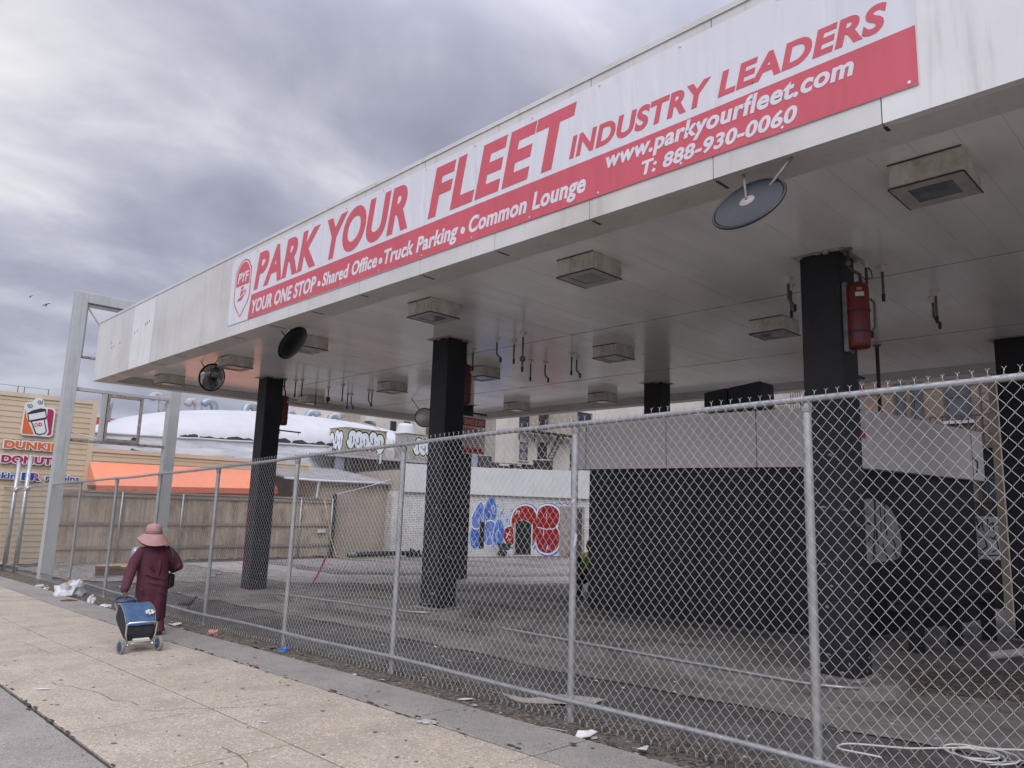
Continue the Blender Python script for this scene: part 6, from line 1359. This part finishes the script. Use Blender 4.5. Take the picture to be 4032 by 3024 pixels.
crumple('paper_cup', (-15.85, 4.5), (.06, .06, .12), 'paper', 'white crushed cup leaning at the fence foot beside the plastic bag', 'cup', 0.6, 1.0)
crumple('food_wrapper', (-15.0, 4.5), (.14, .08, .06), 'paper', 'crumpled pale food wrapper at the fence foot near the trolley handle', 'wrapper', 3.3)
crumple('paper_scrap', (-19.7, 4.5), (.1, .07, .08), 'paper', 'small white crumpled paper farthest along the fence', 'paper', 5.0)
crumple('paper_scrap', (-19.0, 4.45), (.08, .06, .07), 'paper', 'small pale rounded scrap at the fence foot left of the brown paper', 'paper', 6.2)
scrap('paper_plate', (-11.9, 4.58), [(.15 * math.cos(t), .09 * math.sin(t)) for t in [q * math.pi / 6 for q in range(12)]], 'paper', 'white oval paper plate lying at the fence foot right of the walking person', 'plate', .4, .03)
crumple('drink_cup', (-10.55, 4.60), (.13, .07, .08), 'litter_red', 'flattened red and white drink cup at the fence foot', 'cup', 2.9)
crumple('blue_wrapper', (-8.62, 4.66), (.09, .06, .06), 'litter_blue', 'bright blue crumpled wrapper at the fence foot', 'wrapper', 5.5)
scrap('dead_leaf', (-8.85, 4.62), [(-.09, 0), (-.03, .04), (.08, .02), (.1, -.01), (0, -.04)], 'leaf_brown', 'brown dead leaf beside the blue wrapper', 'leaf', 2.2)
scrap('paper_scrap', (-5.2, 4.6), [(-.09, -.01), (.0, .02), (.1, .025), (.09, .0), (.0, -.02)], 'paper', 'thin white paper strip at the fence foot before the fourth post', 'paper', .5, .02)
crumple('dry_leaf_bit', (-4.75, 3.83), (.07, .05, .02), 'lens_frame', 'grey curled leaf lying on the seam between the two sidewalk strips', 'leaf', 3.9)
scrap('paper_straw', (-4.02, 4.50), [(-.13, -.005), (.13, -.005), (.13, .005), (-.13, .005)], 'paper', 'white paper straw lying at the fence foot', 'straw', .3, .004)
scrap('paper_scrap', (-3.72, 4.50), [(-.11, -.03), (-.06, .05), (.02, .02), (.07, .05), (.11, -.02), (.03, -.06)], 'paper', 'crumpled white paper sheet beside the straw at the fence foot', 'paper', .9, .05)
scrap('paper_scrap', (-3.22, 4.52), [(-.09, -.04), (-.05, .05), (.03, .01), (.08, .05), (.1, -.03), (.02, -.05)], 'paper', 'crumpled white tissue nearest the camera at the fence foot', 'paper', 2.1, .05)
scrap('flat_litter', (-8.58, 3.05), [(-.03, -.01), (.02, .02), (.035, 0)], 'paper', 'tiny white fleck on the tan strip behind the trolley', 'litter', 1, .002)
scrap('flat_litter', (-7.95, 3.48), [(-.06, -.01), (0, .02), (.06, .012), (.03, -.02)], 'paper', 'flat pale fleck on the tan strip right of the trolley', 'litter', .7, .004)
scrap('flat_litter', (-8.0, 1.95), [(-.08, -.01), (-.02, .025), (.07, .02), (.09, 0), (0, -.025)], 'paper', 'flat white leaf shaped scrap on the tan strip at the left', 'litter', .9, .006)
scrap('flat_litter', (-7.85, 3.92), [(-.05, -.015), (.0, .012), (.06, .01), (.03, -.016)], 'litter_orange', 'small orange scrap on the grey strip', 'litter', .4, .004)
scrap('flat_litter', (-5.6, 2.9), [(-.06, -.03), (-.01, .02), (.05, .03), (.04, -.02), (0, -.01)], 'plastic_bag', 'white smear of bird dropping on the tan strip', 'litter', .2, .001)
# cardboard box
bx_ = thing('cardboard_box', (-21.4, 6.6, G(-21.4, 6.6)), 'flattened open cardboard box with spread flaps lying on the gravel behind the fence', 'box')
z0 = G(-21.4, 6.6); bq = frame((-21.4, 6.6, z0), (.30, .95, 0), (-.95, .3, 0), (0, 0, 1))
for q in ((-.5, .5, -.26, -.245), (-.5, .5, .245, .26), (-.5, -.485, -.245, .245), (.485, .5, -.245, .245)): MB().pbox(bq, *q, 0.0, .17).build('side', 'cardboard_in', bx_)
for p4_ in ([(-.5, -.26, .17), (.1, -.26, .17), (.08, -.5, .27), (-.5, -.48, .26)], [(.16, -.26, .17), (.5, -.26, .17), (.68, -.46, .30), (.2, -.5, .2)], [(-.5, .26, .17), (.5, .26, .17), (.5, .45, .24), (-.5, .45, .22)]):
    q = [bq(*p_) for p_ in p4_]; MB().add(q + [p_ - Vector((0, 0, .008)) for p_ in q], [(0, 1, 2, 3), (7, 6, 5, 4), (0, 4, 5, 1), (1, 5, 6, 2), (2, 6, 7, 3), (3, 7, 4, 0)]).build('flap', 'cardboard', bx_)
# hoop bollard
hbm = MB().lathe((-20.67, 6.78, -.6), (0, 0, 1), [(.13, 0), (.13, .80), (.125, .86), (.10, .92), (.06, .955), (.01, .965)], 18)
tag(hbm.build('bollard', 'galv', None, True), 'grey round-topped steel bollard on the lot, just left of the walking person', 'bollard')
# leaning red strap, rope, cables, poles
tag(MB().tube([(-16.62, 9.6, -.34), (-16.8, 9.8, -.2), (-17.15, 10.15, .05), (-17.4, 10.4, .27)], .03, 8, flat=.6).build('red_strap', 'strap_red', None, True), 'bright red strap hanging slanted between plank fence end and lot', 'strap')
tag(MB().tube([(-24.85, 14.6, 1.75), (-24.75, 14.75, 1.0), (-24.7, 14.9, .3), (-24.4, 15.0, -.33), (-23.6, 15.2, -.38), (-22.9, 15.9, -.39), (-21.5, 16.2, -.38)], .016, 6).build('yellow_rope', 'rope_yellow', None, True), 'yellow rope trailing down from the plank fence end onto the lot', 'rope')
tag(MB().tube([(-24.95, 15.1, 1.93)] + [(-24.95 + .0 * t, 15.1 + 3.6 * t, 1.93 + 1.05 * t - .25 * t * (1 - t)) for t in (.25, .5, .75, 1)], .012, 6).build('overhead_cable', 'cable', None, True), 'pale cable strung from the plank fence end up towards the graffiti building', 'cable')
loop = []
for k in range(7):
    a = k * .9; loop.append((-2.35 + .14 * k * .8, 5.85 + .1 * math.sin(a)))
path = [(-2.05, 5.68), (-2.3, 5.62), (-2.35, 5.78), (-2.1, 5.98), (-1.8, 6.3), (-1.55, 6.62), (-1.35, 6.75), (-1.1, 6.9)]
coil = catmull(path, 6, False)
for k in range(40):
    a = -0.9 + k * 0.42; rr = .19 + .06 * math.sin(k * .37) - .0012 * k; coil.append((-1.63 + rr * 1.05 * math.cos(a) + .02 * math.sin(k * .21), 6.26 + rr * 1.15 * math.sin(a) + .03 * math.sin(k * .29)))
coil = coil[:-1]
tag(MB().tube([(x, y, G(x, y) + .012 + .01 * abs(math.sin(i * .31))) for i, (x, y) in enumerate(coil)], .0065, 6).build('cable_coil', 'cable', None, True), 'loose coil of thin white cable on the asphalt behind the nearest fence bay', 'cable')
tag(MB().tube([(-2.4, 10.1, .19), (-1.75, 11.9, .23)], .045, 10).build('loose_pipe', 'lens_frame', None, True), 'grey length of pipe lying on the dirt mound', 'pipe')
tag(MB().tube([(-14.7, 9.0, G(-14.7, 9) + .01), (-12.0, 8.1 - .9, G(-12, 7.2) + .01)], .025, 8).build('loose_pole', 'galv', None, True), 'thin metal pole lying on the lot by the middle front column', 'pole') if False else None
# rubbish along the graffiti wall
def wall_item(u, w): p_ = Vector((-24.4, 18.0, 0)) + Vector((.259, .966, 0)) * u + Vector((.966, -.259, 0)) * w; return (p_.x, p_.y)
for i_, (u, w, s_) in enumerate(((.35, .35, (.28, .2, .24)), (.9, .3, (.22, .18, .2)), (1.5, .3, (.3, .2, .14)))):
    c = wall_item(u, w); o = crumple('rubbish_sack', c, s_, 'p_black', 'black rubbish sack against the graffiti wall, ' + ('farthest left', 'between the other two', 'rightmost and flattest')[i_], 'rubbish sack', 1.7 + i_, 1.0); o['group'] = 'black rubbish sacks by the graffiti wall'
a, b = wall_item(-2.4, .55), wall_item(0.1, .5)
rl = thing('carpet_roll', (a[0], a[1], -.35), 'dark roll of carpet with a green end lying against the beige lean-to', 'roll')
MB().tube([(a[0], a[1], -.3), ((a[0] + b[0]) / 2, (a[1] + b[1]) / 2, -.26), (b[0], b[1], -.24)], .09, 10).build('roll', 'p_black', rl, True); MB().tube([(a[0], a[1], -.3), (a[0] + (b[0] - a[0]) * .12, a[1] + (b[1] - a[1]) * .12, -.29)], .094, 10).build('green_wrap', 'p_dkgreen', rl, True)
c = wall_item(4.35, .5); z0 = G(*c)
wbx = thing('hand_cart', (c[0], c[1], z0), 'small dark broken hand cart parked by the blue graffiti', 'cart')
MB().add([(c[0] + a * .22 * k_, c[1] + b * .2 * k_, z0 + h) for h, k_ in ((.25, .7), (.52, 1)) for a, b in ((-1, -1), (1, -1), (1, 1), (-1, 1))], [(3, 2, 1, 0), (0, 1, 5, 4), (1, 2, 6, 5), (2, 3, 7, 6), (3, 0, 4, 7)]).build('tray', 'frame_dark', wbx)
for s_ in (-1, 1): MB().lathe((c[0] + s_ * .12, c[1] - .1, z0 + .12), (.966, -.259, 0), [(.01, -.02), (.12, -.02), (.12, .02), (.01, .02)], 16).build('wheel', 'rubber', wbx)
MB().tube([(c[0], c[1] - .1, z0 + .13), (c[0], c[1], z0 + .27)], .03, 6).build('leg', 'pipe', wbx)
c = wall_item(7.85, .4); z0 = G(*c)
cn = thing('traffic_cone', (c[0], c[1], z0), 'red traffic cone beside the grey door at the right end of the graffiti wall', 'traffic cone')
MB().lathe((c[0], c[1], z0 + .03), (0, 0, 1), [(.13, 0), (.03, .44), (.02, .45)], 16).build('cone', 'strap_red', cn, True); MB().box(c[0] - .17, c[0] + .17, c[1] - .17, c[1] + .17, z0, z0 + .03).build('base', 'strap_red', cn); MB().lathe((c[0], c[1], z0 + .2), (0, 0, 1), [(.093, 0), (.062, .13)], 16).build('white_band', 'paper', cn)
# scraps snagged on the fence
pf_ = lambda x, z, dy=-.03: Vector((x, fy(x) + dy, F(x) + z))
for (x, z, q, lab) in ((-4.05, 1.36, [(0, 0), (.03, .02), (.045, .10), (.02, .13), (.012, .07)], 'torn pale plastic scrap snagged on the fence beside the third nearest post'), (-4.08, 1.72, [(0, 0), (.03, .012), (.05, .04), (.02, .03)], 'small torn tape scrap stuck high on the third nearest fence post')):
    a = [pf_(x + u, z + v) for u, v in q]; b = [p_ + Vector((0, .004, 0)) for p_ in a]; n_ = len(q)
    tag(MB().add(a + b, [tuple(range(n_)), tuple(range(2 * n_ - 1, n_ - 1, -1))] + [(i, (i + 1) % n_, (i + 1) % n_ + n_, i + n_) for i in range(n_)]).build('plastic_scrap', 'plastic_bag'), lab, 'plastic')
# grit, dead leaves and crumbs: uncountable
def scatter(name, n_, fx, fyy, mts, smin, smax, seed, flat=.35):
    r = random.Random(seed); mbs = {k: MB() for k in mts}
    for _ in range(n_):
        x, y = fx(r), fyy(r); s_ = r.uniform(smin, smax); z = ground_z(x, y) + s_ * .12; a = r.uniform(0, 6.3); k = r.choice(mts)
        pts = [(x + s_ * math.cos(a + t) * r.uniform(.5, 1.2), y + s_ * math.sin(a + t) * r.uniform(.4, .9), z + s_ * flat * r.uniform(-.3, .7)) for t in (0, 1.2, 2.3, 3.4, 4.6)]
        mbs[k].add(pts + [(x, y, z + s_ * .3)], [(0, 1, 5), (1, 2, 5), (2, 3, 5), (3, 4, 5), (4, 0, 5)])
    for k in mts: tag(mbs[k].build(name, k), kind='stuff')
scatter('fallen_leaves', 260, lambda r: r.uniform(-21, -1.5), lambda r: r.gauss(4.62, .13), ['leaf_brown', 'joint', 'lens_frame'], .010, .04, 1)
scatter('grit', 500, lambda r: r.uniform(-20, -.5), lambda r: r.uniform(4.9, 9.5), ['lens_frame', 'leaf_brown', 'paper'], .008, .03, 2)
scatter('lot_rubble', 260, lambda r: r.uniform(-24, -14), lambda r: r.uniform(5.4, 14), ['lens_frame', 'leaf_brown', 'cardboard'], .015, .06, 3)
scatter('mound_leaves', 300, lambda r: r.uniform(-3.3, 1.0), lambda r: r.uniform(8.1, 10.2), ['leaf_brown', 'cardboard', 'dirt'], .02, .05, 4)
scatter('sidewalk_crumbs', 170, lambda r: r.uniform(-11, -2.5), lambda r: r.uniform(1.2, 4.4), ['joint', 'leaf_brown', 'lens_frame'], .005, .014, 5, .1)
wd_m = MB(); r = random.Random(9)
for x, y in ((-5.7, 5.0), (-6.3, 4.95), (-3.05, 4.62), (-9.4, 5.05), (-2.6, 4.7), (-12.6, 5.0)):
    for k in range(7):
        p_ = Vector((x + r.uniform(-.06, .06), y + r.uniform(-.05, .05), ground_z(x, y))); d = Vector((r.uniform(-.4, .4), r.uniform(-.3, .3), 1))
        wd_m.tube([p_, p_ + d * r.uniform(.06, .12), p_ + d * r.uniform(.14, .26) + Vector((r.uniform(-.05, .05), 0, 0))], [.003, .0025, .001], 4)
tag(wd_m.build('dry_weeds', 'bark'), kind='stuff')
